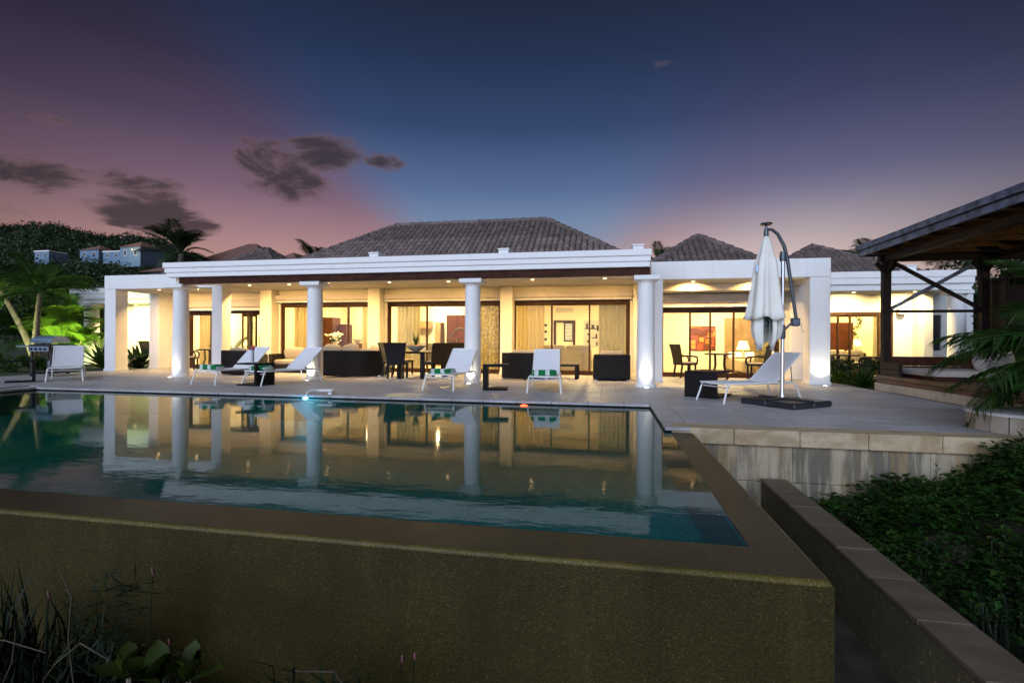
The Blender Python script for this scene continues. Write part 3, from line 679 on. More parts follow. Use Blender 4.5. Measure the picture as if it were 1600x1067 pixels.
PL = thing('pavilion', 'white square pavilion with pyramid tiled roof left of the main porch', 'house', (-14.2, 15.8, 0))
b = MB(); b.box(-16.36, -12.12, 13.65, 14.0, 2.70, 3.15, .01); b.build('beam', 'stucco', PL)
square_pillar(PL, -16.36, -15.92, 13.66, 14.1, 2.698); square_pillar(PL, -12.28, -11.9, 13.66, 14.05, 2.798)
b = MB(); b.box(-16.36, -15.94, 14.003, 15.3, 2.70, 3.15, .01); b.build('beam', 'stucco', PL)
square_pillar(PL, -16.36, -15.95, 15.3, 16.0, 3.1)
b = MB(); b.box(-15.94, -11.92, 14.003, 15.797, 2.74, 2.9); b.build('ceiling', 'porch_wall', PL)
wall_with(PL, 'wall', 'porch_wall', -15.948, -11.92, 15.8, 16.0, -.02, 3.2, [(-15.2, -12.1, 0, 2.1)])
pelmet(PL, -15.3, -12.0, 15.796, 2.11, 2.5)
sliding(PL, [-15.2, -14.3, -13.4, -12.65, -12.1], 15.92, 2.095, opened=(1, 2))
for xd, yd in ((-12.62, 15.42), (-12.36, 15.36)):
    b = MB(); b.box(xd - .02, xd + .02, yd, yd + .05, .03, 1.98, .004); b.box(xd - .02, xd + .02, 15.78, 15.84, .03, 1.98, .004); b.box(xd - .02, xd + .02, yd + .05, 15.78, .03, .15, .004); b.box(xd - .02, xd + .02, yd + .05, 15.78, 1.88, 1.98, .004); f_ = b.build('folded_door', 'frame_wood', PL)
    MB().box(xd - .004, xd + .004, yd + .05, 15.78, .15, 1.88).build('pane', 'glass', f_)
b = MB(); b.box(-16.0, -12.06, 16.02, 20.6, -.12, -.004); b.build('floor', 'interior_floor', PL)
b = MB(); b.box(-16.0, -12.06, 16.03, 20.6, 2.85, 2.95); b.build('ceiling', 'interior', PL)
b = MB(); b.box(-16.0, -12.06, 19.55, 19.7, -.02, 2.85); b.build('interior_wall', 'interior', PL)
b = MB(); b.box(-16.15, -16.0, 16.03, 19.7, -.02, 3.15); b.build('side_wall', 'stucco', PL)
hip_roof(PL, -16.1, -11.6, 16.05, 20.55, 3.2, R(35), 0)
roof_vent(PL, -12.0, 14.2, 3.0)
b = MB(); b.box(-12.62, -12.15, 13.7, 14.1, 3.152, 3.28, .01); b.build('parapet_step', 'stucco', PL)
downlights(PL, [(-13.6, 17.6, 2.848), (-15.2, 18.2, 2.848)], 210, (1, .72, .32)); downlights(PL, [(-13.4, 14.3, 2.738), (-14.9, 14.3, 2.738)], 80, WARM, spread=142)

# ------------------------------------------------------------------ end wings
RWG = thing('wing', 'low flat roofed white wing with sliding doors behind the right pavilion', 'house', (8.5, 18.3, 0))
for i, (z0, z1) in enumerate(((2.85, 3.04), (3.043, 3.24))):
    b = MB(); b.box(5.65, 10.6 + .02 * i, 17.0 - .02 * i, 18.3, z0, z1, .008); b.build('fascia_board', 'trim', RWG)
b = MB(); b.box(5.65, 10.55, 17.06, 18.3, 2.66, 2.848, .008); b.build('lintel', 'stucco', RWG)
round_column(RWG, 10.28, 17.25, 2.66, .22)
wall_with(RWG, 'wall', 'porch_wall', 5.65, 9.88, 18.3, 18.5, -.02, 3.1, [(7.0, 9.12, 0, 2.08)])
square_pillar(RWG, 9.66, 9.92, 17.7, 18.298, 2.65, 'porch_wall')
wall_with(RWG, 'wall', 'stucco', 9.94, 11.3, 18.45, 18.65, -.02, 3.1, [(10.32, 10.56, .83, 1.98)])
b = MB(); b.box(10.32, 10.56, 18.52, 18.56, .83, 1.98); b.build('window', 'black', RWG)
sliding(RWG, [7.0, 7.52, 7.88, 8.73, 9.12], 18.4, 2.07)
b = MB(); b.box(5.65, 11.3, 18.65, 22, -.12, -.004); b.build('floor', 'interior_floor', RWG)
b = MB(); b.box(5.65, 11.3, 18.51, 22, 2.8, 2.9); b.build('ceiling', 'interior', RWG)
b = MB(); b.box(5.65, 11.3, 21.0, 21.2, -.02, 2.8); b.build('interior_wall', 'interior', RWG)
b = MB(); b.box(11.3, 11.45, 18.45, 21.2, -.02, 3.1); b.build('side_wall', 'stucco', RWG)
hip_roof(RWG, 4.6, 9.9, 17.2, 22.4, 3.0, R(30), 0)
downlights(RWG, [(8.0, 19.6, 2.798), (9.6, 20.2, 2.798)], 170, (1, .66, .23)); downlights(RWG, [(7.6, 17.5, 2.658), (9.3, 17.5, 2.658)], 120, (1, .72, .32), spread=142)
b = MB(); b.lathe([(.02, 0), (.12, .05), (.13, .24), (.0, .25)], (9.3, 18.22, 1.95), 12); b.build('wall_light', 'ceramic', RWG, True)
roof_vent(RWG, 9.0, 17.3, 3.2)
LWG = thing('wing', 'low flat roofed white wing at the far left beside the barbecue garden', 'house', (-19.5, 18.3, 0))
for i, (z0, z1) in enumerate(((2.70, 2.92), (2.923, 3.15))):
    b = MB(); b.box(-22.1 - .02 * i, -16.2, 17.0 - .02 * i, 18.5, z0, z1, .008); b.build('fascia_board', 'trim', LWG)
b = MB(); b.box(-22.0, -16.4, 17.06, 18.5, 2.52, 2.698, .008); b.build('lintel', 'stucco', LWG)
round_column(LWG, -21.36, 17.3, 2.52, .27)
wall_with(LWG, 'wall', 'stucco', -23.1, -20.9, 18.7, 18.9, -.02, 3.0, [])
square_pillar(LWG, -20.95, -20.7, 18.3, 18.75, 2.52, 'stucco')
wall_with(LWG, 'wall', 'porch_wall', -20.7, -16.2, 18.5, 18.7, -.02, 3.0, [])
b = MB(); b.lathe([(.03, 0), (.16, .06), (.18, .34), (.0, .35)], (-19.55, 18.4, 1.95), 12); b.build('wall_light', 'ceramic', LWG, True)
downlights(LWG, [(-19.6, 17.7, 2.518), (-18.4, 17.9, 2.518), (-20.3, 17.6, 2.518)], 120, (1, .72, .32), spread=142)
hip_roof(LWG, -22.6, -18.0, 17.6, 22.2, 2.9, R(28), 0)

# ------------------------------------------------------------------ in-ground spots at the column bases
for i, (x, y, lab, pw_) in enumerate(((-11.93, 11.80, 'round in-ground spot lighting the leftmost round column', 26), (-7.73, 11.80, 'round in-ground spot at the column behind the lounger with draped towel', 26), (-3.35, 11.80, 'round in-ground spot at the column behind the lounger beside the dining set', 24), (.87, 11.78, 'round in-ground spot glowing at the column nearest the umbrella', 34), (5.2, 13.38, 'round in-ground spot at the square pillar beside the planting bed', 30))):
    t_ = thing('ground_light', lab, 'spotlight', (x, y, 0), 0, 'in-ground spots at the column bases')
    b = MB(); b.lathe([(.075, .0), (.075, .012), (.055, .014), (.055, .010)], (x, y, 0), 20); b.build('ring', 'metal', t_, True)
    b = MB(); b.lathe([(.052, .008), (.052, .0105)], (x, y, 0), 20); b.build('lens', 'light_white', t_)
    lamp('SPOT', (x, y, .03), pw_, (1, .92, .74), t_, .03, (x, y + .34, 1.3), R(95), .8)

# ------------------------------------------------------------------ sun loungers
def lounger_parts(t_):
    r = .016; ang = R(41); bl = .80; hx = 1.16; bx, bz = hx + bl * math.cos(ang), .335 + bl * math.sin(ang)
    b = MB()
    for s_ in (-1, 1): b.tube([(.02, .30 * s_, .335), (.12, .30 * s_, .333), (.7, .30 * s_, .328), (hx + .42, .30 * s_, .328)], r, 8)
    b.tube([(.02, -.30, .335), (.02, .30, .335)], r, 8); b.tube([(.10, -.31, .27), (.10, .31, .27)], r * .8, 8); b.tube([(hx + .42, -.3, .328), (hx + .42, .3, .328)], r, 8)
    b.build('frame', 'white_metal', t_, True)
    for s_ in (-1, 1):
        b = MB(); b.tube([(.12, .305 * s_, .335), (.07, .32 * s_, .30), (.0, .335 * s_, .10), (-.035, .345 * s_, .0)], r, 8); b.build('leg', 'white_metal', t_, True)
        b = MB(); b.tube([(hx - .02, .305 * s_, .33), (hx + .36, .31 * s_, .335), (hx + .44, .32 * s_, .30), (hx + .52, .335 * s_, .12), (hx + .56, .345 * s_, .0)], r, 8); b.build('leg', 'white_metal', t_, True)
    b = MB()
    for s_ in (-1, 1): b.tube([(hx, .295 * s_, .34), (bx, .295 * s_, bz)], r * .9, 8)
    b.tube([(bx, -.295, bz), (bx, .295, bz)], r * .9, 8); b.tube([(hx, -.29, .34), (hx, .29, .34)], r * .9, 8); b.build('back_frame', 'white_metal', t_, True)
    for s_ in (-1, 1):
        b = MB(); b.tube([(hx + .38, .27 * s_, .52 + .13), (hx + .40, .28 * s_, .33)], .010, 6); b.build('strut', 'grey_metal', t_, True)
    def sheet(p0, p1, sag, name):
        n, k = 10, 6; vs = []; fs = []; p0 = Vector(p0); p1 = Vector(p1)
        for lay in (0, 1):
            for i in range(n + 1):
                for j in range(k + 1):
                    a = i / n; q = p0.lerp(p1, a); yy_ = -.288 + .576 * j / k
                    vs.append((q.x, yy_, q.z - sag * (1 - (2 * j / k - 1) ** 2) + (.006 if lay == 0 else -.006)))
        N_ = (n + 1) * (k + 1)
        for i in range(n):
            for j in range(k):
                a = i * (k + 1) + j; fs.append((a, a + k + 1, a + k + 2, a + 1)); fs.append((N_ + a, N_ + a + 1, N_ + a + k + 2, N_ + a + k + 1))
        for i in range(n):
            a = i * (k + 1); fs.append((a, a + N_, a + N_ + k + 1, a + k + 1)); a += k; fs.append((a, a + k + 1, a + N_ + k + 1, a + N_))
        for j in range(k):
            fs.append((j, j + 1, j + 1 + N_, j + N_)); a = n * (k + 1) + j; fs.append((a, a + N_, a + N_ + 1, a + 1))
        MB().add(vs, fs).build(name, 'sling', t_, True)
    sheet((.0, 0, .345), (hx, 0, .338), .022, 'seat_sling'); sheet((hx + .01, 0, .352), (bx + .01, 0, bz + .008), .012, 'back_sling')
LP = thing('sun_lounger', '', 'sun lounger', (0, 0, 0)); LP.rotation_euler = (0, 0, .0001); lounger_parts(LP)
LG = [((-13.15, 10.0), 140, 'white sun lounger standing in front of the barbecue'),
      ((-9.24, 10.06), 86, 'white sun lounger left of the vase table, neatly folded towel on its foot'),
      ((-8.0, 10.1), 74, 'white sun lounger in front of the second round column, wet towel draped on its foot'),
      ((-3.53, 10.1), 88, 'white sun lounger angled in front of the third round column by the dining set'),
      ((-1.27, 10.05), 95, 'white sun lounger facing the pool in front of the low coffee table'),
      ((1.80, 9.36), 30, 'large near white sun lounger turned sideways beside the closed umbrella')]
for i, ((x, y), a, lab) in enumerate(LG):
    o = LP if i == 0 else copy_tree(LP)
    o.location = (x, y, 0); o.rotation_euler = (0, 0, R(a)); tag(o, lab, 'sun lounger', 'sun loungers around the pool')
# folded towels
def towel(i, lab, mess):
    (x, y), a, _ = LG[i]; a = R(a); b = MB()
    for k in range(3): b.pillow((0, random.uniform(-.01, .01) * (1 + 3 * mess), .032 + k * (.036 - .008 * mess)), (.30 + .03 * mess * k, .54 - .02 * k, .045), mess * random.uniform(-.25, .25), mess * random.uniform(-.1, .1), .32, 20, 8)
    o = b.build('towel', 'towel', None, True); o.location = (x + .22 * math.cos(a), y + .22 * math.sin(a), .343); o.rotation_euler = (0, 0, a); tag(o, lab, 'towel', 'striped towels on the loungers')
    mz = o.data
    for q in mz.vertices:
        q.co.z += .010 * math.sin(q.co.x * 21 + i) * math.cos(q.co.y * 15 + 2 * i) * (q.co.z / .1)
towel(1, 'folded green and white striped towel on the lounger left of the vase table', .1)
towel(2, 'loosely draped green and white towel on the lounger before the second round column', .8)
towel(3, 'crumpled green and white towel on the lounger beside the dining set', 1)
towel(4, 'neatly folded green and white towel on the lounger facing the pool', .3)

# ------------------------------------------------------------------ C-shaped side tables
def ctable(x, y, rz, lab, wid=.42, ln=.62, h=.52, th=.05):
    t_ = thing('side_table', lab, 'side table', (x, y, 0), 0, 'dark C-shaped side tables'); t_.rotation_euler = (0, 0, rz); WL[t_.name] = Vector((0, 0, 0))
    MB().box(0, ln, -wid / 2, wid / 2, h - th * .75, h, .008).build('table_top', 'wicker', t_); MB().box(0, th * 1.4, -wid / 2, wid / 2, th * .75 + .001, h - th * .75 - .001, .008).build('upright', 'wicker', t_); MB().box(0, ln * .96, -wid / 2, wid / 2, 0, th * .75, .008).build('foot_plate', 'wicker', t_)
ctable(-13.85, 9.86, R(235), 'dark C-shaped side table beside the leftmost lounger at the pool edge', .40, .56, .53, .045)
ctable(-7.80, 10.30, R(172), 'dark C-shaped side table with a vase between two loungers', .55, .62, .52)
ctable(-2.66, 10.55, R(10), 'dark C-shaped side table on its own between lounger and round wicker sofa', .42, .55, .56, .075)
ctable(1.72, 10.0, R(58), 'large dark wicker C-shaped side table behind the big near lounger', .62, .85, .50)
t_ = thing('vase', 'slim glass vase with dark red flowers on a C-shaped side table', 'vase', (-8.22, 10.38, .52))
b = MB(); b.lathe([(.035, 0), (.045, .1), (.035, .26), (.05, .32)], (-8.22, 10.38, .52), 16); b.build('body', 'shutter_white', t_, True)
b = MB()
for k in range(7): b.pillow((-8.22 + random.uniform(-.05, .05), 10.38 + random.uniform(-.05, .05), .86 + random.uniform(-.02, .05)), (.05, .05, .05))
b.build('flowers', 'terracotta_red', t_, True)

# ------------------------------------------------------------------ wicker seating
def block_sofa(name, lab, cat, x, y, w_, dp, rz, h=.72, back='front', pil=2, group='dark wicker lounge seats', curved=False):
    """deep wicker body, its tall back at local -y"""
    t_ = thing(name, lab, cat, (x, y, 0), 0, group); t_.rotation_euler = (0, 0, rz); WL[t_.name] = Vector((0, 0, 0))
    b = MB()
    if curved:
        n = 16; o_, i_ = [], []
        for k in range(n + 1):
            a = k / n; xx = -w_ / 2 + w_ * a; yy_ = -dp / 2 + curved * (2 * a - 1) ** 2 * (1 if a > .5 else .25); o_.append((xx, yy_)); i_.append((xx * .95, yy_ + .14))
        b.prism(o_ + i_[::-1], .03, h)
    else: b.box(-w_ / 2, w_ / 2, -dp / 2, -dp / 2 + .14, .03, h, .035)
    b.build('backrest', 'wicker', t_, True)
    if not curved:
        for s_ in (-1, 1):
            b = MB(); b.box(s_ * (w_ / 2 - .13), s_ * w_ / 2, -dp / 2 + .141, dp / 2, .03, h * .84, .03); b.build('armrest', 'wicker', t_, True)
    b = MB(); b.box(-w_ / 2 + (.132 if not curved else .06), w_ / 2 - (.132 if not curved else .06), -dp / 2 + (.142 if not curved else curved + .16), dp / 2 - .02 + (curved or 0), .04, .26, .02); b.build('base', 'wicker', t_)
    n = max(1, pil)
    for k in range(n):
        ww = (w_ - .28) / n; xx = -w_ / 2 + .14 + ww * (k + .5)
        b = MB(); b.pillow((xx, .06 + (curved or 0) * .7, .335), (ww * .99, dp - .2, .17), 0, 0, .25); b.build('seat_cushion', 'cushion', t_, True)
        yb = -dp / 2 + (.42 if curved else .22) + ((curved * (2 * ((xx + w_ / 2) / w_) - 1) ** 2 * (1 if xx > 0 else .25)) if curved else 0)
        b = MB(); b.pillow((xx, yb, .60), (ww * .97, .18, .44), 0, R(-8), .35); b.build('back_cushion', 'cushion', t_, True)
    for s_ in ((-1, -1), (1, -1), (1, 1), (-1, 1)):
        b = MB(); xx = s_[0] * (w_ / 2 - .07); yy_ = s_[1] * (dp / 2 - .07) + (0 if not curved else curved * .5); b.box(xx - .03, xx + .03, yy_ - .03, yy_ + .03, 0, .045); b.build('foot', 'metal', t_)
    return t_
block_sofa('armchair', 'dark wicker armchair standing with its back to the leftmost pool table pair', 'armchair', -10.95, 13.5, .92, .95, R(0), .74, pil=1)
block_sofa('sofa', 'dark wicker sofa with cream cushions facing the pool left of the second column', 'sofa', -10.0, 14.9, 1.75, .9, R(180), .72, pil=2)
block_sofa('sofa', 'long dark wicker corner sofa seen from behind with loose pillows on its back', 'sofa', -7.42, 13.6, 1.85, .95, R(8), .76, pil=2, curved=.55)
for i, (x, y, z_, rz, s_) in enumerate(((-7.95, 13.42, .77, .1, .55), (-7.42, 13.5, .79, .5, .48), (-6.95, 14.05, .74, -.4, .36))):
    b = MB(); b.pillow((0, 0, 0), (s_, .16, .34), 0, 0, .5); o = b.build('throw_pillow', 'cushion', None, True); o.location = (x, y, z_); o.rotation_euler = (R(-20), (.12, -.25, .3)[i], rz)
    tag(o, ('wide cream throw pillow at the left end of the corner sofa back', 'tilted cream throw pillow with tucked corner on the corner sofa', 'small cream throw pillow at the right end of the corner sofa')[i], 'pillow', 'throw pillows on the corner sofa')
block_sofa('sofa', 'curved dark wicker sofa seen from behind left of the coffee table', 'sofa', -2.22, 13.9, 1.3, .95, R(-4), .74, pil=1, curved=.35)
block_sofa('armchair', 'square dark wicker armchair seen from behind by the right porch column', 'armchair', .08, 14.15, .98, .95, R(3), .72, pil=1)
t_ = thing('coffee_table', 'low dark coffee table between the curved sofa and the square armchair', 'coffee table', (-1.35, 14.3, 0))
MB().box(-2.0, -.80, 13.95, 14.6, .36, .42, .008).build('table_top', 'wicker', t_)
for x in (-1.94, -.86):
    for y in (14.01, 14.54): MB().box(x - .05, x + .05, y - .05, y + .05, 0, .358, .006).build('leg', 'wicker', t_)
# dining set
t_ = thing('dining_table', 'dark rectangular dining table carrying a fruit bowl', 'table', (-5.35, 13.9, 0))
MB().box(-5.78, -4.96, 13.0, 14.9, .70, .75, .008).build('table_top', 'wicker', t_)
for x in (-5.71, -5.03):
    for y in (13.08, 14.82): MB().box(x - .055, x + .055, y - .055, y + .055, 0, .698, .006).build('leg', 'wicker', t_)
t_ = thing('fruit_bowl', 'wide bowl of fruit with a pineapple crown on the dining table', 'bowl', (-5.32, 13.3, .75))
b = MB(); b.lathe([(.08, 0), (.10, .02), (.26, .13), (.29, .17), (.27, .17), (.1, .05)], (-5.32, 13.3, .75), 24); b.build('bowl', 'ceramic', t_, True)
for k in range(6): 
    b = MB(); a = k * 1.05; b.pillow((-5.32 + .14 * math.cos(a), 13.3 + .14 * math.sin(a), .90), (.11, .11, .10), 0, 0, .9); b.build('fruit', 'fruit', t_, True)
b = MB()
for k in range(12):
    a = k * .53; b.tube([(-5.32, 13.3, .9), (-5.32 + .05 * math.cos(a), 13.3 + .05 * math.sin(a), 1.05), (-5.32 + .10 * math.cos(a), 13.3 + .10 * math.sin(a), 1.12 + .1 * (k % 3))], [.02, .014, .002], 5)
b.build('pineapple', 'leaf_mid', t_)
def dchair_parts(t_):
    b = MB(); b.box(-.23, .23, -.22, .24, .40, .45, .012); b.build('seat', 'wicker', t_)
    b = MB(); b.box(-.215, .215, -.16, .23, .452, .49, .015); b.build('seat_cushion', 'cushion', t_)
    vs = []; n = 6
    b = MB()
    for k in range(n):
        z0, z1 = .40 + .10 * k, .40 + .10 * (k + 1) ; f = lambda zz: -.235 - .11 * ((zz - .4) / .6) ** 1.6
        w0 = .23 + .012 * k; b.add([(-w0, f(z0) - .02, z0), (w0, f(z0) - .02, z0), (w0, f(z0) + .02, z0), (-w0, f(z0) + .02, z0), (-w0 - .012, f(z1) - .02, z1), (w0 + .012, f(z1) - .02, z1), (w0 + .012, f(z1) + .02, z1), (-w0 - .012, f(z1) + .02, z1)], [(4, 5, 6, 7), (0, 1, 5, 4), (1, 2, 6, 5), (2, 3, 7, 6), (3, 0, 4, 7), (3, 2, 1, 0)])
    b.build('backrest', 'wicker', t_)
    for x in (-.2, .2):
        for y, dy in ((-.2, -.06), (.2, 0)):
            b = MB(); b.bar((x, y, .40), (x * 1.04, y + dy, .03), .045, .045, .004, (0, 1, 0)); l_ = b.build('leg', 'wicker', t_); b = MB(); b.lathe([(.016, 0), (.016, .03)], (x * 1.04, y + dy, 0), 8); b.build('foot', 'white_metal', l_)
DC = thing('dining_chair', '', 'dining chair', (0, 0, 0)); dchair_parts(DC); WL[DC.name] = Vector()
for i, (x, y, a, lab) in enumerate(((-5.66, 12.85, 10, 'dark wicker dining chair with its broad back to the pool'), (-6.15, 13.6, -80, 'dark wicker dining chair on the left long side of the table, near end'), (-6.15, 14.4, -88, 'dark wicker dining chair on the left long side of the table, far end'),
        (-4.86, 13.4, 62, 'dark wicker dining chair on the right side, nearest the angled lounger'), (-4.72, 14.02, 68, 'dark wicker dining chair in the middle of the right side of the table'), (-4.60, 14.65, 72, 'dark wicker dining chair at the far end of the right side of the table'))):
    o = DC if i == 0 else copy_tree(DC); o.location = (x, y, 0); o.rotation_euler = (0, 0, R(a)); tag(o, lab, 'dining chair', 'wicker chairs round the dining table')
# bistro armchairs and tables
def bchair_parts(t_):
    dchair_parts(t_)
    for s_ in (-1, 1):
        b = MB(); b.tube([(s_ * .27, -.27, .66), (s_ * .29, 0, .665), (s_ * .28, .2, .64), (s_ * .25, .24, .56), (s_ * .235, .22, .42)], .025, 8); b.build('armrest', 'wicker', t_, True)
BC = thing('bistro_chair', '', 'armchair', (0, 0, 0)); bchair_parts(BC)
for i, (x, y, a, lab) in enumerate(((2.2, 15.15, -70, 'dark wicker armchair with pale seat left of the round bistro table on the right porch'), (4.15, 15.2, 62, 'dark wicker armchair right of the bistro table, half behind the umbrella'), (-13.9, 14.5, -60, 'dark wicker armchair at the bistro table on the left porch'), (-17.75, 16.75, -75, 'dark wicker armchair showing beside the rear left pillar'), (7.65, 16.6, 60, 'wicker armchair with cream seat beyond the planting on the right wing porch'))):
    o = BC if i == 0 else copy_tree(BC); o.location = (x, y, 0 if i < 4 else -.03); o.rotation_euler = (0, 0, R(a)); tag(o, lab, 'armchair', 'wicker armchairs of the bistro sets')
def rtable(x, y, lab, z0=0, r=.42):
    t_ = thing('bistro_table', lab, 'table', (x, y, z0), 0, 'round bistro tables')
    b = MB(); b.lathe([(r, .70), (r, .735), (r - .01, .74)], (x, y, z0), 32); b.build('table_top', 'wicker', t_)
    for k in range(4):
        a = k * PI / 2 + .5; b = MB(); b.tube([(x + .18 * math.cos(a), y + .18 * math.sin(a), z0 + .70), (x + .16 * math.cos(a), y + .16 * math.sin(a), z0 + .4), (x + .30 * math.cos(a), y + .30 * math.sin(a), z0)], .022, 8); b.build('leg', 'wicker', t_, True)
rtable(3.15, 15.2, 'round dark bistro table between two armchairs on the right porch'); rtable(-13.15, 14.6, 'dark bistro table behind the left square pillar'); rtable(6.95, 16.6, 'round dark table on the porch of the right wing', -.03)

# ------------------------------------------------------------------ closed cantilever umbrella
ux, uy = 2.95, 9.33; hx_, hy_ = ux - .29 * RT.x, uy - .29 * RT.y
UB = thing('umbrella', 'closed white cantilever umbrella on a dark slab base beside the big lounger', 'umbrella', (ux, uy, 0))
for k, (a, b_) in enumerate(((-.62, -.42), (.02, -.42), (-.62, .1), (.02, .1))):
    cx, cy_ = ux - .12 + a, uy - .12 + b_; q = MB(); mm = Matrix.Translation((ux, uy - .15, 0)) @ Matrix.Rotation(R(38), 4, 'Z')
    lx, ly = (0 if k % 2 else -.5), (0 if k > 1 else -.5)
    q.box(lx + .005, lx + .495, ly + .005, ly + .495, .0, .10, .022, 0, mm); q.build('base_slab', 'dark_slab', UB)
q = MB(); q.box(-.05, .05, -.47, .47, .1005, .125, .004, 0, Matrix.Translation((ux, uy - .15, 0)) @ Matrix.Rotation(R(38), 4, 'Z')); q.box(-.47, -.052, -.05, .05, .1005, .124, .004, 0, Matrix.Translation((ux, uy - .15, 0)) @ Matrix.Rotation(R(38), 4, 'Z')); q.build('base_cross', 'dark_slab', UB)
q = MB(); q.box(-.07, .07, -.012, .012, .01, .09, .004, 0, Matrix.Translation(Vector((ux, uy, 0)) - Vector((-.03, .64, 0)))); q.build('base_plate', 'cap', UB)
q = MB(); q.lathe([(.06, .12), (.055, .15), (.032, .20), (.030, 2.52)], (ux, uy, 0), 18); q.build('pole', 'metal', UB, True)
def U(a, z_, dep=0): return (ux + a * RT.x - dep * RT.y * 0, uy + a * RT.y + dep, z_)
q = MB(); q.tube([U(.235, 1.46), U(.16, 1.95), U(.075, 2.5), U(.02, 2.72), U(-.09, 2.92), U(-.19, 3.0), U(-.28, 3.0)], [.028, .028, .03, .03, .027, .025, .024], 12); q.build('arm', 'grey_metal', UB, True)
q = MB(); q.lathe([(.05, 0), (.055, .07), (.045, .16)], U(0, 2.46), 14); q.build('joint', 'grey_metal', UB, True)
q = MB(); q.lathe([(.042, 0), (.048, .04), (.048, .18), (.042, .24)], U(0, 1.12), 14); q.tube([U(0, 1.25), U(.12, 1.36), U(.22, 1.42)], .022, 8); q.box(-.07, .07, -.045, .045, 1.34, 1.48, .02, 0, Matrix.Translation((ux + .22 * RT.x, uy + .22 * RT.y, 0))); q.build('crank_box', 'grey_metal', UB, True)
q = MB(); q.tube([U(.28, 1.37, -.06), U(.30, 1.36, -.08), U(.31, 1.25, -.08), U(.34, 1.24, -.12)], .008, 6); q.build('crank_handle', 'metal', UB, True)
q = MB(); q.lathe([(.03, 0), (.04, .03), (.04, .12), (.028, .2)], (hx_, hy_, 2.82), 14); q.lathe([(.09, 0), (.1, .015), (.09, .03)], (hx_, hy_, 3.08), 16); q.lathe([(.02, 0), (.02, .06)], (hx_, hy_, 3.02), 10); q.build('hub', 'grey_metal', UB, True)
def canopy(prof, hem, name, gap=None, seed=1):
    n = 96; rnd_ = random.Random(seed); ph = [rnd_.uniform(0, 6.28) for _ in range(4)]; vs = []; fs = []; rows = len(prof)
    for i, (z_, r_, pl) in enumerate(prof):
        for k in range(n):
            a = 2 * PI * k / n; f = i / (rows - 1)
            w_ = 1 + .7 * pl * (math.cos(8 * a + ph[0] + .5 * f) * .7 + math.cos(5 * a + ph[1] - f) * .35 + math.cos(13 * a + ph[2]) * .3)
            zz = z_ + (hem * (math.cos(4 * a + ph[3]) * .6 + math.cos(7 * a) * .4)) * f ** 4
            vs.append((hx_ + r_ * w_ * math.cos(a), hy_ + r_ * w_ * math.sin(a), zz))
    for i in range(rows - 1):
        for k in range(n):
            a = 2 * PI * (k + .5) / n
            if gap and i >= gap[0] and gap[1] < a < gap[2]: continue
            fs.append((i * n + k, i * n + (k + 1) % n, (i + 1) * n + (k + 1) % n, (i + 1) * n + k))
    o = MB().add(vs, fs).build(name, 'canvas', UB, True)
    sm = o.modifiers.new('thick', 'SOLIDIFY'); sm.thickness = .004
canopy([(2.88, .035, .05), (2.75, .075, .1), (2.55, .125, .13), (2.50, .14, .13), (2.48, .155, .14), (2.2, .19, .16), (1.9, .225, .17), (1.7, .25, .19), (1.55, .275, .2), (1.46, .30, .2)], .035, 'canopy')
canopy([(1.75, .16, .1), (1.5, .20, .2), (1.3, .215, .25), (1.12, .19, .28), (1.02, .14, .3)], .13, 'canopy_skirt', (1, 4.25, 4.95), 4)
q = MB()
for k in range(8):
    a = k * PI / 4 + .3; q.tube([(hx_ + .03 * math.cos(a), hy_ + .03 * math.sin(a), 2.8), (hx_ + .12 * math.cos(a), hy_ + .12 * math.sin(a), 1.22)], .008, 5)
q.build('rib', 'grey_metal', UB); q = MB(); q.lathe([(.05, 0), (.055, .05), (.03, .1)], (hx_, hy_, 1.36), 12); q.build('runner', 'grey_metal', UB, True)
q = MB(); q.box(-.02, .02, -.012, .012, 2.26, 2.38, .004, 0, Matrix.Translation((hx_ - .17, hy_ - .09, 0))); q.build('strap', 'steel', UB)

# ------------------------------------------------------------------ barbecue
bx_, by_ = -15.56, 11.45
BB = thing('barbecue', 'steel lidded gas barbecue with side shelf standing on the deck at the garden edge', 'barbecue', (bx_, by_, 0))
b = MB(); n = 14; vs = []; prof = []
for k in range(n + 1):
    a = PI * (.04 + .92 * k / n); prof.append((-.27 * math.cos(a), .88 + .26 * math.sin(a) ** .7))
vs = [(bx_ + s_ * .36, by_ + y_, z_) for s_ in (-1, 1) for y_, z_ in prof]; N_ = n + 1
b.add(vs, [(k, k + 1, N_ + k + 1, N_ + k) for k in range(n)] + [tuple(range(n, -1, -1)), tuple(range(N_, 2 * N_))]); lid = b.build('lid', 'steel', BB, True)
b = MB(); b.tube([(bx_ - .3, by_ - .28, .98), (bx_ - .3, by_ - .32, .99), (bx_ + .3, by_ - .32, .99), (bx_ + .3, by_ - .28, .98)], .012, 8); b.build('handle', 'metal', lid, True)
b = MB(); b.box(bx_ - .37, bx_ + .37, by_ - .28, by_ + .27, .84, .895, .01); b.build('firebox', 'black', BB)
b = MB(); b.box(bx_ - .34, bx_ + .34, by_ - .31, by_ - .282, .70, .84, .006); pn = b.build('control_panel', 'steel', BB)
for k in range(4): b = MB(); b.tube([(bx_ - .24 + k * .16, by_ - .311, .77), (bx_ - .24 + k * .16, by_ - .34, .77)], .035, 14); b.build('knob', 'black', pn, True)
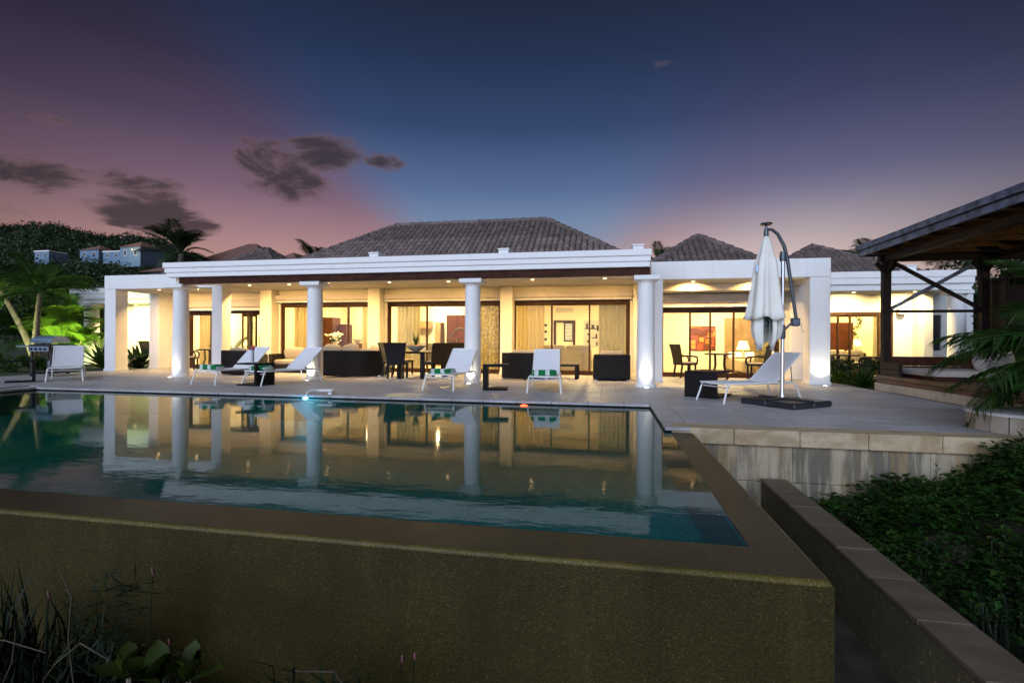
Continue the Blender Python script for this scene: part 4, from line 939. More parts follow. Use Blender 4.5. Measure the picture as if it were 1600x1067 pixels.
for s_ in (-1, 1):
    b = MB(); b.box(bx_ + s_ * .64 - .26, bx_ + s_ * .64 + .26, by_ - .24, by_ + .2, .82, .86, .006); b.build('side_shelf', 'steel', BB)
    for yy_ in (-.22, .2): b = MB(); b.box(bx_ + s_ * .34 - .035, bx_ + s_ * .34 + .035, by_ + yy_ - .03, by_ + yy_ + .03, .06, .838, .006); b.build('leg', 'black', BB)
    b = MB(); b.tube([(bx_ + s_ * .34 - .02, by_ - .22, .05), (bx_ + s_ * .34 + .02, by_ - .22, .05)], .05, 14); b.build('wheel', 'black', BB, True)
b = MB(); b.box(bx_ - .34, bx_ + .34, by_ - .2, by_ + .2, .12, .16, .006); b.build('bottom_shelf', 'black', BB)
b = MB(); b.lathe([(.13, .165), (.15, .2), (.15, .4), (.08, .5), (.05, .55)], (bx_ + .12, by_, 0), 18); b.build('gas_bottle', 'grey_metal', BB, True)

# pool alarm on the edge with its blue light, and a red glow added for the reflection of an LED
PA = thing('pool_alarm', 'white pool alarm on the coping with a bent arm and glowing blue tip', 'pool alarm', (-5.4, 8.85, 0))
b = MB(); b.box(-5.55, -5.22, 8.80, 8.98, .055, .10, .018); b.build('body', 'white_metal', PA); b = MB(); b.box(-5.34, -5.26, 8.84, 8.94, .002, .054, .008); b.build('foot', 'white_metal', PA)
b = MB(); b.tube([(-5.54, 8.86, .08), (-5.64, 8.78, .085), (-5.68, 8.68, .05), (-5.68, 8.64, -.05)], .018, 8); b.build('arm', 'white_metal', PA, True)
b = MB(); b.lathe([(.02, -.03), (.045, -.02), (.05, .0), (.02, .012)], (-5.68, 8.63, -.045), 14); b.build('light', 'light_blue', PA, True); lamp('POINT', (-5.68, 8.55, -.16), 5, (.15, .55, 1), PA, .05)
FL = thing('red_reflection', 'tiny red glow put on the water below the far coping as a reflection', 'light', (-1.42, 8.5, WZ)); b = MB(); b.lathe([(.0, -.02), (.06, -.01), (.07, .008), (.03, .025), (0, .028)], (-1.42, 8.5, WZ), 16, False); b.build('body', 'red_reflection_glow', FL, True)
# ------------------------------------------------------------------ gazebo with day beds
GZ = thing('gazebo', 'dark timber gazebo with cross-braced posts on a stone plinth at the right', 'gazebo', (8, 10.6, 0))
yy = 7.2; k = 0
while yy < 12.55:
    L = min(.62, 12.6 - yy); b = MB(); b.box(5.90, 6.2, yy + .003, yy + L - .003, 0.001, .175, .008); b.build('plinth_stone', 'plinth', GZ); yy += L
b = MB(); b.box(6.2, 11.5, 7.2, 12.6, .001, .17); b.build('plinth_core', 'plinth', GZ)
for i, (z0, z1) in enumerate(((.178, .262), (.266, .35))):
    b = MB(); b.box(5.92 + .004 * i, 6.02, 7.2, 12.58, z0, z1, .006); b.build('skirt_board', 'gaz_skirt', GZ)
xx = 6.02
while xx < 11.4:
    b = MB(); b.box(xx + .003, xx + .137, 7.2, 12.5, .30, .332, .004); b.build('floor_plank', 'gaz_skirt', GZ); xx += .14
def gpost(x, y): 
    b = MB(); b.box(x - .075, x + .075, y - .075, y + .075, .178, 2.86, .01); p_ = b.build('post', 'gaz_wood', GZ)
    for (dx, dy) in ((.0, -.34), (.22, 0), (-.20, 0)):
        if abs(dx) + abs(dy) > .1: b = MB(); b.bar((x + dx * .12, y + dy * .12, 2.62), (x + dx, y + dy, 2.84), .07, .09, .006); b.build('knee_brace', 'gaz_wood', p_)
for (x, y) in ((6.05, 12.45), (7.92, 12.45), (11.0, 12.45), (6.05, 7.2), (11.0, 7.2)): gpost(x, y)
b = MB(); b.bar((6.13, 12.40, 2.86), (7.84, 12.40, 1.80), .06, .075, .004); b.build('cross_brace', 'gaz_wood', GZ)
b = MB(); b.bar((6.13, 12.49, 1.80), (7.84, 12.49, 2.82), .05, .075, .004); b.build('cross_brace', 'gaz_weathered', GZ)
b = MB(); b.box(6.126, 7.844, 12.41, 12.47, 1.73, 1.79, .004); b.build('rail', 'gaz_wood', GZ)
for k in range(2): b = MB(); b.box(6.126, 11.0, 12.40, 12.45, .36 + .205 * k, .36 + .205 * k + .2, .006); b.build('back_board', 'wood', GZ)
for k in range(2): b = MB(); b.box(5.95, 6.0, 11.7, 12.37, .36 + .14 * k, .36 + .14 * k + .135, .005); b.build('side_board', 'gaz_wood', GZ)
b = MB(); b.box(5.9, 11.2, 12.38, 12.52, 2.862, 3.0, .006); b.build('roof_beam', 'gaz_wood', GZ); b = MB(); b.box(5.98, 6.12, 6.4, 12.37, 2.862, 3.0, .006); b.build('roof_beam', 'gaz_wood', GZ)
b = MB(); b.box(8.02, 8.14, 6.4, 12.37, 2.862, 3.0, .006); b.build('roof_beam', 'gaz_wood', GZ)
yy = 6.6
while yy < 12.6: b = MB(); b.box(5.66, 11.6, yy, yy + .055, 3.003, 3.10, .004); b.build('rafter', 'rafter_wood_lit', GZ); yy += .62
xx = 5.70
while xx < 11.6: b = MB(); b.box(xx + .003, xx + .177, 6.42, 12.7, 3.104, 3.13, .003); b.build('roof_board', 'rafter_wood_lit', GZ); xx += .18
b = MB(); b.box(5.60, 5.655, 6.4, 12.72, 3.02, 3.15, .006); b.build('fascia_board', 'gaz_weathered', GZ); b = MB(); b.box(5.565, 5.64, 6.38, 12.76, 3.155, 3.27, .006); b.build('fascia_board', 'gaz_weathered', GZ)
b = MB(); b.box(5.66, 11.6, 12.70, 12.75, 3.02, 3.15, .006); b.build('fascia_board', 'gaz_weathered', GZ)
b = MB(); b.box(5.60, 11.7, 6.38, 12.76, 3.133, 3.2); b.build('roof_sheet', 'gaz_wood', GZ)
GLT = thing('lantern', 'small warm lantern hanging under the gazebo roof', 'lantern', (9.6, 8.6, 2.3)); b = MB(); b.lathe([(.05, 0), (.08, .04), (.08, .2), (.03, .25)], (9.6, 8.6, 2.17), 12); b.build('glass', 'light_warm', GLT, True); b = MB(); b.tube([(9.6, 8.6, 2.42), (9.6, 8.6, 3.1)], .008, 6); b.build('cord', 'black', GLT); lamp('POINT', (9.6, 8.6, 2.1), 75, (1, .66, .25), GLT, .08)
def daybed(x0, x1, y0, y1, lab, z0=.333, zc=.40):
    t_ = thing('day_bed', lab, 'day bed', ((x0 + x1) / 2, (y0 + y1) / 2, z0), 0, 'day beds in the gazebo'); MB().box(x0 + .02, x1 - .02, y0 + .02, y1 - .02, z0, zc - .002, .006).build('base', 'wood', t_)
    b = MB(); b.pillow(((x0 + x1) / 2, (y0 + y1) / 2, zc + .065), (x1 - x0, y1 - y0, .14), 0, 0, .12, 32, 8); b.build('mattress', 'gaz_cushion', t_, True)
daybed(6.15, 7.9, 10.95, 12.25, 'pale mattress day bed along the back of the gazebo'); daybed(7.05, 8.6, 9.6, 10.7, 'second pale day bed nearer the palm in the gazebo')
b = MB(); b.pillow((0, 0, 0), (.62, .2, .52), 0, 0, .5); o = b.build('bolster_pillow', 'gaz_cushion', None, True); o.location = (7.35, 11.3, .74); o.rotation_euler = (R(-26), R(-14), R(-38)); tag(o, 'big pale pillow leaning at the head of the gazebo day bed', 'pillow')
WB = thing('wicker_chair', 'tall dark wicker canopy chair standing behind the gazebo day bed', 'chair', (8.42, 11.9, .34))
vs = []; b = MB()
mm = Matrix.Translation((8.42, 12.0, 0)) @ Matrix.Rotation(R(-12), 4, 'Z')
b.box(-.42, .42, .30, .36, .80, 2.32, .02, 0, mm); b.build('backrest', 'wicker', WB); b = MB(); b.box(-.48, -.425, -.35, .36, .40, 2.36, .02, 0, mm); b.build('side_panel', 'wicker', WB); b = MB(); b.box(.425, .48, -.35, .36, .40, 2.36, .02, 0, mm); b.build('side_panel', 'wicker', WB)
b = MB(); b.box(-.50, .50, -.40, .38, 2.362, 2.40, .015, 0, mm); b.build('hood', 'wicker', WB); b = MB(); b.box(-.42, .42, -.34, .29, .335, .78, .02, 0, mm); b.build('seat', 'wicker', WB)
TB = thing('planter', 'round pale stone tub at the right end of the deck under the palm', 'planter', (5.05, 7.12, 0)); b = MB()
for k in range(20):
    a0, a1 = 2 * PI * k / 20 + .012, 2 * PI * (k + 1) / 20 - .012; r0, r1 = .50, .60
    b = MB(); b.prism([(5.05 + r1 * math.cos(a0), 7.12 + r1 * math.sin(a0)), (5.05 + r1 * math.cos(a1), 7.12 + r1 * math.sin(a1)), (5.05 + r0 * math.cos(a1), 7.12 + r0 * math.sin(a1)), (5.05 + r0 * math.cos(a0), 7.12 + r0 * math.sin(a0))], .002, .20); b.build('stone', 'plinth', TB)
b = MB(); b.lathe([(.63, .202), (.63, .235), (.60, .245)], (5.05, 7.12, 0), 40); b.build('rim', 'trim', TB, True)

# ------------------------------------------------------------------ inside the rooms
def curtain(x0, x1, y, z1, m_, lab, dens=9):
    t_ = thing('curtain', lab, 'curtain', ((x0 + x1) / 2, y, .02), 0, 'curtains behind the glass doors')
    n = int((x1 - x0) * 40) + 8; vs = []; fs = []; ph = random.uniform(0, 6)
    for lay in (0, .006):
        for i in range(n + 1):
            x = x0 + (x1 - x0) * i / n; dy = .045 * math.sin(x * dens * 2 * PI / 1.0 * .8 + ph) + .02 * math.sin(x * 23 + ph)
            vs += [(x, y + dy * 1.25 + lay, .02), (x, y + dy + lay, 1.2), (x, y + dy * .7 + lay, z1)]
    N_ = 3 * (n + 1)
    for i in range(n):
        for r_ in (0, 1):
            a = i * 3 + r_; fs += [(a, a + 3, a + 4, a + 1), (N_ + a, N_ + a + 1, N_ + a + 4, N_ + a + 3)]
    MB().add(vs, fs).build('cloth', m_, t_, True)
    b = MB(); b.tube([(x0 - .05, y, z1 + .02), (x1 + .05, y, z1 + .02)], .014, 8); b.build('rail', 'metal', t_)
curtain(-11.15, -10.35, 16.25, 2.55, 'curtain', 'sheer cream curtain at the left side of the door group behind the second round column')
curtain(-8.5, -7.95, 16.25, 2.55, 'curtain', 'warm lit sheer curtain right of the kitchen view, behind the corner sofa')
curtain(-7.2, -6.35, 16.25, 2.55, 'curtain_grey', 'grey and yellow sheer curtain behind the broad-backed dining chair')
curtain(-4.2, -3.45, 16.25, 2.55, 'curtain_pattern', 'patterned yellow curtain right of the third round column')
curtain(-2.95, -2.05, 16.25, 2.55, 'curtain', 'golden sheer curtain at the left of the doors behind the curved sofa')
curtain(-.30, .62, 16.25, 2.55, 'curtain_grey', 'sheer curtain with pale reflections behind the square wicker armchair')
curtain(4.35, 4.85, 16.25, 2.3, 'curtain_pattern', 'gathered curtain behind the umbrella on the right porch')
curtain(1.28, 1.55, 16.3, 2.3, 'curtain_pattern', 'narrow tied curtain at the left edge of the right porch doors')
curtain(-15.1, -14.5, 16.25, 2.3, 'curtain', 'narrow golden curtain at the left of the bedroom doors')
curtain(8.75, 9.1, 18.75, 2.3, 'curtain_grey', 'pale grey curtain at the right of the wing doors beyond the gazebo post')
def cab(x0, x1, y0, y1, z0, z1, lab, m_='cabinet', doors=2, cat='cabinet'):
    t_ = thing('cabinet', lab, cat, ((x0 + x1) / 2, (y0 + y1) / 2, z0)); MB().box(x0, x1, y0, y1, z0, z1, .006).build('body', m_, t_)
    for k in range(doors):
        a = x0 + (x1 - x0) * k / doors; c_ = x0 + (x1 - x0) * (k + 1) / doors; b = MB(); b.box(a + .012, c_ - .012, y0 - .018, y0 - .001, z0 + .05, z1 - .03, .005); p_ = b.build('door', m_, t_)
        b = MB(); b.box(c_ - .05, c_ - .035, y0 - .04, y0 - .0185, (z0 + z1) / 2 - .08, (z0 + z1) / 2 + .08, .003); b.build('handle', 'metal', p_)
cab(-11.7, -10.96, 18.5, 19.1, 0, 1.99, 'tall reddish wooden cupboard beside the kitchen doorway, behind the second column')
cab(-10.94, -10.6, 18.9, 19.4, 0, 1.72, 'lower orange-brown cupboard next to the tall reddish one')
cab(-10.45, -9.3, 18.5, 19.0, 0, .95, 'dark red kitchen counter under the white bowl', doors=3, cat='counter')
cab(-9.86, -9.6, 19.6, 19.68, .95, 1.70, 'grey steel fridge standing behind the red counter', 'fridge', 1, 'fridge')
cab(-8.3, -7.55, 20.4, 20.88, 1.58, 1.9, 'orange wall cupboard deep in the kitchen', 'headboard', 1)
cab(-8.3, -7.6, 20.3, 20.88, 0, .95, 'pale kitchen unit with cooker seen past the grey curtain', 'fridge', 2)
cab(-7.26, -7.02, 20.3, 20.88, 0, 1.85, 'narrow tall brown cupboard in the bright kitchen', 'headboard', 1)
cab(-6.72, -5.7, 20.2, 20.88, 0, 2.15, 'large carved reddish cupboard left of the third round column')
t_ = thing('mirror', 'round black framed mirror leaning in front of the carved cupboard', 'mirror', (-6.0, 19.7, .8)); b = MB(); b.tube([(-5.95 + .45 * math.cos(a * PI / 16), 19.7, .95 + .62 * math.sin(a * PI / 16)) for a in range(-2, 19)], .035, 8); b.build('frame', 'black', t_, True); b = MB(); b.box(-6.5, -5.4, 19.55, 19.95, .0, .86, .01); b.build('stand', 'ceramic', t_)
t_ = thing('flower_vase', 'big bunch of white flowers in a vase behind the corner sofa', 'flowers', (-10.5, 17.9, .75)); b = MB(); b.lathe([(.07, 0), (.11, .1), (.07, .25)], (-10.5, 17.9, .75), 14); b.build('vase', 'ceramic', t_, True)
b = MB()
for k in range(46): b.pillow((-10.5 + random.gauss(0, .14), 17.9 + random.gauss(0, .14), 1.18 + random.gauss(0, .09)), (.09, .09, .08), 0, 0, .8, 8, 4)
b.build('blossoms', 'flower_white', t_, True)
b = MB()
for k in range(40):
    a = random.uniform(0, 6.28); b.add([(-10.5, 17.9, 1.0), (-10.5 + .22 * math.cos(a), 17.9 + .22 * math.sin(a), 1.05 + random.uniform(-.05, .2)), (-10.5 + .22 * math.cos(a + .25), 17.9 + .22 * math.sin(a + .25), 1.1)], [(0, 1, 2)])
b.build('leaves', 'leaf_mid', t_)
MBt = thing('side_table', 'small table under the bunch of white flowers', 'table', (-10.5, 17.9, 0)); MB().box(-10.8, -10.2, 17.65, 18.15, .70, .75, .005).build('table_top', 'cabinet', MBt); MB().box(-10.55, -10.45, 17.85, 17.95, 0, .70, .005).build('leg', 'cabinet', MBt)
t_ = thing('bowl', 'white bowl standing on the dark red kitchen counter', 'bowl', (-10.0, 18.7, .95)); b = MB(); b.lathe([(.06, 0), (.16, .08), (.22, .17), (.20, .17), (.05, .03)], (-10.0, 18.7, .95), 18); b.build('bowl', 'trim', t_, True)
t_ = thing('sofa', 'cream upholstered sofa seen from behind inside the right hand doors', 'sofa', (-1.4, 17.4, 0), 0)
b = MB(); b.box(-2.3, -.55, 17.0, 17.2, .05, .80, .04); b.build('backrest', 'cushion', t_, True); b = MB(); b.box(-2.3, -.55, 17.201, 18.0, .05, .42, .04); b.build('seat', 'cushion', t_, True)
for k in range(2): b = MB(); b.pillow((-1.87 + .88 * k, 17.15, .85), (.86, .2, .18), 0, 0, .3); b.build('cushion', 'cushion', t_, True)
def flat_art(name, lab, cat, x0, x1, y, z0, z1, m_, frame='frame_wood'):
    t_ = thing(name, lab, cat, ((x0 + x1) / 2, y, z0)); MB().box(x0, x1, y - .025, y, z0, z1, .004).build('frame', frame, t_); o = MB().box(x0 + .02, x1 - .02, y - .03, y - .0255, z0 + .02, z1 - .02).build('canvas', m_, t_); return t_
flat_art('painting', 'orange and red abstract painting on the bedroom wall of the right pavilion', 'painting', 3.0, 3.9, 19.548, .75, 1.66, 'painting')
t_ = flat_art('wall_panel', 'pale wall panel with dark figures behind the square armchair', 'wall art', -1.0, -.33, 20.898, .85, 1.95, 'ceramic', 'ceramic')
for (x, z_, w_, h_) in ((-.86, 1.72, .08, .2), (-.62, 1.68, .12, .16), (-.72, 1.60, .46, .05), (-.43, 1.62, .09, .24), (-.8, 1.36, .1, .08), (-.55, 1.22, .25, .04), (-.48, 1.28, .07, .2), (-.8, 1.08, .12, .09), (-.46, .98, .06, .16)):
    b = MB(); b.box(x - w_ / 2, x + w_ / 2, 20.84, 20.866, z_ - h_ / 2, z_ + h_ / 2, .01); b.build('figure', 'black', t_)
for i, z_ in enumerate((1.74, 1.47, 1.15)):
    t_ = thing('wall_hook', ('topmost dark round ornament of three on the wall left of the inner doorway', 'middle dark round ornament of three on the wall left of the inner doorway', 'lowest dark round ornament of three on the wall left of the inner doorway')[i], 'wall ornament', (-2.58, 20.88, z_), 0, 'dark round wall ornaments'); b = MB(); b.lathe([(.0, 0), (.055, .01), (.06, .03), (.03, .045), (0, .047)], (0, 0, 0), 14, False); o = b.build('ornament', 'black', t_, True); o.rotation_euler = (R(90), 0, 0)
    for q in o.data.vertices: q.co += Vector((-2.58, 20.88, z_))
    o.location = (0, .015, 0)
t_ = thing('air_grille', 'pale ventilation grille high on the wall above the inner doorway', 'grille', (-1.8, 20.89, 2.3)); MB().box(-2.16, -1.45, 20.86, 20.898, 2.30, 2.45, .004).build('frame', 'pelmet', t_)
for k in range(5): b = MB(); b.box(-2.13, -1.48, 20.845, 20.859, 2.315 + k * .026, 2.331 + k * .026); b.build('slat', 'ceramic', t_)
def table_lamp(x, y, z_, lab, p=14, s=1):
    t_ = thing('table_lamp', lab, 'lamp', (x, y, z_), 0, 'lit table lamps'); b = MB(); b.lathe([(.07, 0), (.07, .015), (.03, .04), (.05, .14), (.015, .24), (.015, .30)], (x, y, z_), 14); b.build('base', 'ceramic', t_, True)
    b = MB(); b.lathe([(.17 * s, .26), (.10 * s, .26 + .24 * s)], (x, y, z_), 20, False); b.build('lamp_shade', 'lamp_shade', t_, True); lamp('POINT', (x, y, z_ + .36), p, (1, .68, .28), t_, .06)
def nightstand(x, y, lab, h=.55): t_ = thing('bedside_table', lab, 'table', (x, y, 0)); MB().box(x - .24, x + .24, y - .2, y + .2, 0, h - .002, .006).build('body', 'headboard', t_)
table_lamp(-15.45, 19.2, .55, 'glowing bedside lamp in the left bedroom behind the palm fronds', 22); nightstand(-15.45, 19.2, 'bedside table under the right lamp of the left bedroom')
table_lamp(-16.6, 18.9, .55, 'small glowing lamp at the left of the left bedroom', 10); nightstand(-16.6, 18.9, 'bedside table under the left lamp of the left bedroom')
table_lamp(4.62, 18.6, .55, 'lit table lamp with cream shade in the right bedroom beside the umbrella', 16, 1.25); nightstand(4.62, 18.6, 'bedside table under the lamp of the right bedroom')
table_lamp(9.05, 20.6, .70, 'bright lamp on the wall side of the right wing room', 16); nightstand(9.05, 20.6, 'low table under the lamp in the right wing room', .7)
def bed(x0, x1, y0, y1, lab, hb):
    t_ = thing('bed', lab, 'bed', ((x0 + x1) / 2, (y0 + y1) / 2, 0)); MB().box(x0, x1, y1 - .08, y1, 0, hb, .01).build('headboard', 'headboard', t_); b = MB(); b.box(x0 + .05, x1 - .05, y0, y1 - .081, .08, .5, .05); b.build('mattress', 'cushion', t_, True)
    for k in (0, 1): b = MB(); b.pillow((x0 + (x1 - x0) * (.28 + .44 * k), y1 - .35, .58), (.6, .4, .18), 0, R(25)); b.build('pillow', 'trim', t_, True)
bed(4.2, 5.42, 17.2, 19.5, 'bed with tall brown headboard in the right bedroom', 1.95); bed(-15.1, -13.0, 17.5, 19.54, 'wide bed with low headboard in the left bedroom', 1.22)
cab(7.4, 8.9, 20.5, 20.98, 0, 1.82, 'large orange-brown wardrobe glowing in the right wing room', 'cabinet', 3, 'wardrobe')
lamp('POINT', (8.3, 20.1, .9), 7, (1, .5, .12), RWG, .1)
block_sofa('sofa', 'olive green sofa inside the right wing doors', 'sofa', 8.3, 19.5, 1.4, .8, R(180), .72, pil=2, group=None)
t_ = thing('wall_wreath', 'dark hanging branch of leaves on the bright wall of the right wing room', 'wall ornament', (9.2, 20.96, 1.3)); b = MB()
for k in range(70):
    a = random.uniform(0, 1); x = 9.22 + .12 * math.sin(a * 7) + random.uniform(-.06, .06); z_ = 2.05 - a * .85; q = random.uniform(0, 6.28); b.add([(x, 20.95, z_), (x + .05 * math.cos(q), 20.94, z_ + .05 * math.sin(q)), (x + .07 * math.cos(q + .5), 20.955, z_ + .07 * math.sin(q + .5)), (x + .04 * math.cos(q + 1), 20.95, z_ + .04 * math.sin(q + 1))], [(0, 1, 2, 3)])
b.build('leaves', 'leaf_dark', t_)

# ------------------------------------------------------------------ plants
def frond_mesh(name, L, nl, droop, ll, lw, m_, seed=0, vee=.45, start=.18):
    rn = random.Random(seed); vs = []; fs = []
    P = lambda s_: Vector((L * s_ * (1 - .12 * s_ * droop), 0, L * (.32 * s_ - droop * .75 * s_ * s_)))
    b = MB(); b.tube([P(i / 8) for i in range(9)], [.022 * (1 - .85 * i / 8) for i in range(9)], 5, False)
    for i in range(nl):
        s_ = start + (1 - start) * (i + .5) / nl; p = P(s_); t_ = (P(min(1, s_ + .02)) - P(s_ - .02)).normalized()
        env = math.sin(PI * (.12 + .84 * (s_ - start) / (1 - start))) ** .6
        for sd_ in (-1, 1):
            l_ = ll * env * rn.uniform(.85, 1.1); side = Vector((0, sd_, 0)); dirn = (side * 1.0 + t_ * (.55 + .5 * s_) + Vector((0, 0, vee * (1 - .8 * s_)))).normalized()
            w_ = t_ * lw * .5; q1 = p + dirn * l_ * .5 + Vector((0, 0, -.03 * l_)); q2 = p + dirn * l_ + Vector((rn.uniform(-.03, .03), 0, -l_ * rn.uniform(.22, .5)))
            n0 = len(b.v); b.v += [tuple(p - w_ * .6), tuple(p + w_ * .6), tuple(q1 + w_), tuple(q1 - w_), tuple(q2)]; b.f += [(n0, n0 + 1, n0 + 2, n0 + 3), (n0 + 3, n0 + 2, n0 + 4)]
    me = bpy.data.meshes.new(name); me.from_pydata(b.v, [], b.f); me.materials.append(M[m_]); return me
FR = {k: [frond_mesh('frond', 1, 34, dr, .36, .022, mm_, s_) for s_, dr in enumerate((.35, .6, .9))] for k, mm_ in (('dark', 'leaf_dark'), ('mid', 'leaf_mid'), ('bright', 'leaf_bright'))}
def palm(loc, h, lean, nf, fl, lab, kind='dark', tr=.11, group=None, elev=(.1, 1.25), seed=1, cat='palm tree', stems=1, name='palm_tree'):
    rn = random.Random(seed); x, y, z_ = loc; t_ = thing(name, lab, cat, loc, 0, group)
    for s_ in range(stems):
        lx, ly = (lean[0] + (rn.uniform(-.5, .5) if stems > 1 else 0), lean[1] + (rn.uniform(-.4, .4) if stems > 1 else 0)); hh = h * (rn.uniform(.5, 1.05) if stems > 1 else 1)
        top = Vector((lx, ly, hh))
        if hh > .12:
            pts = [Vector((lx * (i / 8) ** 1.4, ly * (i / 8) ** 1.4, hh * i / 8)) for i in range(9)]; b = MB(); n = 18; pp = []; rr = []
            for i in range(n + 1):
                a = i / n; pp.append(Vector((x, y, z_)) + Vector((lx * a ** 1.4, ly * a ** 1.4, hh * a - .03))); rr.append(tr * (1.25 - .5 * a) * (1 + .07 * (i % 2)))
            b.tube(pp, rr, 10); b.build('trunk', 'bark', t_, True)
        for k in range(nf):
            el_ = elev[0] + (elev[1] - elev[0]) * rn.random() ** .8; f = bpy.data.objects.new('frond', rn.choice(FR[kind])); col.objects.link(f); f.parent = t_
            f.location = top + Vector((0, 0, -.05 * rn.random())); f.scale = (fl * rn.uniform(.8, 1.1),) * 3; f.rotation_euler = (rn.uniform(-.25, .25), -el_ + .25, 2 * PI * (k + rn.random() * .6) / nf)
    return t_
def leafball(b, c, rad, n, ls, rn, flat=1.0):
    for _ in range(n):
        d_ = Vector((rn.gauss(0, 1), rn.gauss(0, 1), rn.gauss(0, 1))).normalized(); r_ = rn.random() ** .45
        p = Vector(c) + Vector((d_.x * rad[0], d_.y * rad[1], d_.z * rad[2])) * r_
        a = Vector((rn.gauss(0, 1), rn.gauss(0, 1), rn.gauss(0, .7))).normalized(); s_ = a.cross(d_ + Vector((0, 0, .3))).normalized(); l_ = ls * rn.uniform(.6, 1.3)
        b.add([p, p + a * l_ * .5 + s_ * l_ * .28, p + a * l_, p + a * l_ * .5 - s_ * l_ * .28], [(0, 1, 2, 3)])
def tree(loc, h, rad, lab, m_='leaf_dark', n=1600, ls=.16, seed=1, cat='tree', trunk=True, clumps=9, group=None, name='broadleaf_tree'):
    rn = random.Random(seed); x, y, z_ = loc; t_ = thing(name, lab, cat, loc, 0, group); b = MB()
    if trunk:
        b.tube([(x, y, z_ - .05), (x + rn.uniform(-.1, .1), y, z_ + h * .3), (x + rn.uniform(-.2, .2), y, z_ + h * .6)], [rad * .07, rad * .055, rad * .035], 9)
        for k in range(5):
            a = rn.uniform(0, 6.28); b.tube([(x, y, z_ + h * (.28 + .06 * k)), (x + rad * .5 * math.cos(a), y + rad * .5 * math.sin(a), z_ + h * (.55 + .07 * k))], [rad * .03, rad * .012], 6)
        b.build('trunk', 'bark', t_, True)
    b = MB()
    for k in range(clumps):
        a = rn.uniform(0, 6.28); r_ = rad * rn.uniform(.25, .75); zc = z_ + h * rn.uniform(.35 if trunk else .25, .85); s_ = rad * rn.uniform(.35, .55)
        leafball(b, (x + r_ * math.cos(a), y + r_ * math.sin(a), zc), (s_, s_, s_ * .75), n // clumps, ls, rn)
    b.build('crown', m_, t_); return t_
def agave(loc, r_, lab, nl=26, m_='leaf_mid', seed=1, wid=.09, name='agave', grp='spiky plants in the beds'):
    rn = random.Random(seed); x, y, z_ = loc; t_ = thing(name, lab, 'plant', loc, 0, grp)
    for k in range(nl):
        a = k * 2.4; el_ = R(15 + 65 * (k / nl)); l_ = r_ * rn.uniform(.8, 1.1); dx, dy = math.cos(a), math.sin(a); vs = []; b = MB()
        for i in range(5):
            f = i / 4; rr = l_ * f * math.cos(el_); zz = l_ * f * math.sin(el_) - .18 * l_ * f * f * math.cos(el_); w_ = wid * r_ * (1, 1.25, 1.1, .7, .04)[i]
            vs += [(x + dx * rr - dy * w_, y + dy * rr + dx * w_, z_ + zz + .02), (x + dx * rr, y + dy * rr, z_ + zz - .01 * (1 - f)), (x + dx * rr + dy * w_, y + dy * rr - dx * w_, z_ + zz + .02)]
        b.add(vs, [(i * 3 + j, i * 3 + j + 1, i * 3 + j + 4, i * 3 + j + 3) for i in range(4) for j in (0, 1)]); b.build('leaf', m_, t_)
# left garden
palm((-20.9, 14.9, -.05), 2.9, (-1.25, -.3), 16, 1.9, 'slender leaning palm at the far left with ringed trunk lit from below', 'dark', .10, 'palms of the left garden', (-.1, 1.0), 3)
palm((-19.6, 13.9, -.05), 2.75, (.12, .1), 18, 1.8, 'upright slim palm right of the leaning one, trunk lit green', 'mid', .09, 'palms of the left garden', (-.1, 1.1), 4)
palm((-21.3, 15.6, -.05), 1.75, (.1, 0), 13, 1.35, 'bushy areca palm glowing yellow-green beside the wing column', 'bright', .05, 'palms of the left garden', (.0, 1.2), 5, 'palm', 3)
palm((-20.9, 16.1, -.05), 1.35, (.1, 0), 11, 1.05, 'low areca clump glowing bright green behind the barbecue lid', 'bright', .05, 'palms of the left garden', (.1, 1.25), 6, 'palm', 3)
palm((-24.6, 17.6, -.05), 1.9, (.0, 0), 14, 1.9, 'tall areca clump in shade behind the glowing palms', 'mid', .05, 'palms of the left garden', (.1, 1.25), 8, 'palm', 3)
for i, (x, y, h, r_, mm_, lab) in enumerate(((-25.5, 19, 5.2, 2.6, 'leaf_dark', 'dense dark tree behind the leaning palm'), (-22.8, 20.5, 4.6, 2.3, 'leaf_dark', 'rounded dark tree behind the glowing areca palm'), (-28.5, 21, 6.0, 2.8, 'leaf_dark', 'tall dark tree at the left edge behind the palms'), (-31.5, 25, 5.5, 3.0, 'leaf_dark', 'broad dark tree at the foot of the hill, far left'), (-27.0, 26, 5.2, 2.8, 'leaf_dark', 'dark tree at the foot of the hill above the left wing'), (-22.5, 27, 4.6, 2.4, 'leaf_dark', 'dark tree directly behind the left wing roof'))):
    tree((x, y, -.05), h, r_, lab, mm_, 3600, .22, 20 + i, group='dark trees behind the left garden', clumps=12)
for i, (x, y, h, r_, lab) in enumerate(((-24.6, 18.0, 4.0, 1.9, 'dense dark tree right behind the two slim palms'), (-26.8, 17.4, 4.2, 2.0, 'dark tree closing the left picture edge behind the leaning palm'), (-22.6, 18.6, 3.4, 1.5, 'dark leafy tree between the slim palms and the left wing roof'))):
    tree((x, y, -.05), h, r_, lab, 'leaf_dark', 3200, .2, 120 + i, group='dark trees behind the left garden', clumps=12)
for i, (x, y, h, r_) in enumerate(((-18.3, 13.6, .9, .7), (-19.6, 12.6, .8, .8), (-20.8, 12.3, 1.0, .9), (-17.6, 12.5, .6, .5), (-22.4, 13.4, 1.5, 1.1))):
    tree((x, y, -.05), h, r_, ('leafy shrub between the barbecue and the wing column', 'shrub at the foot of the upright palm', 'shrub at the foot of the leaning palm', 'small shrub at the deck edge beside the barbecue', 'larger dark shrub at the left picture edge')[i], 'leaf_mid', 900, .13, 40 + i, 'shrub', False, 6, 'shrubs of the left garden', 'shrub')
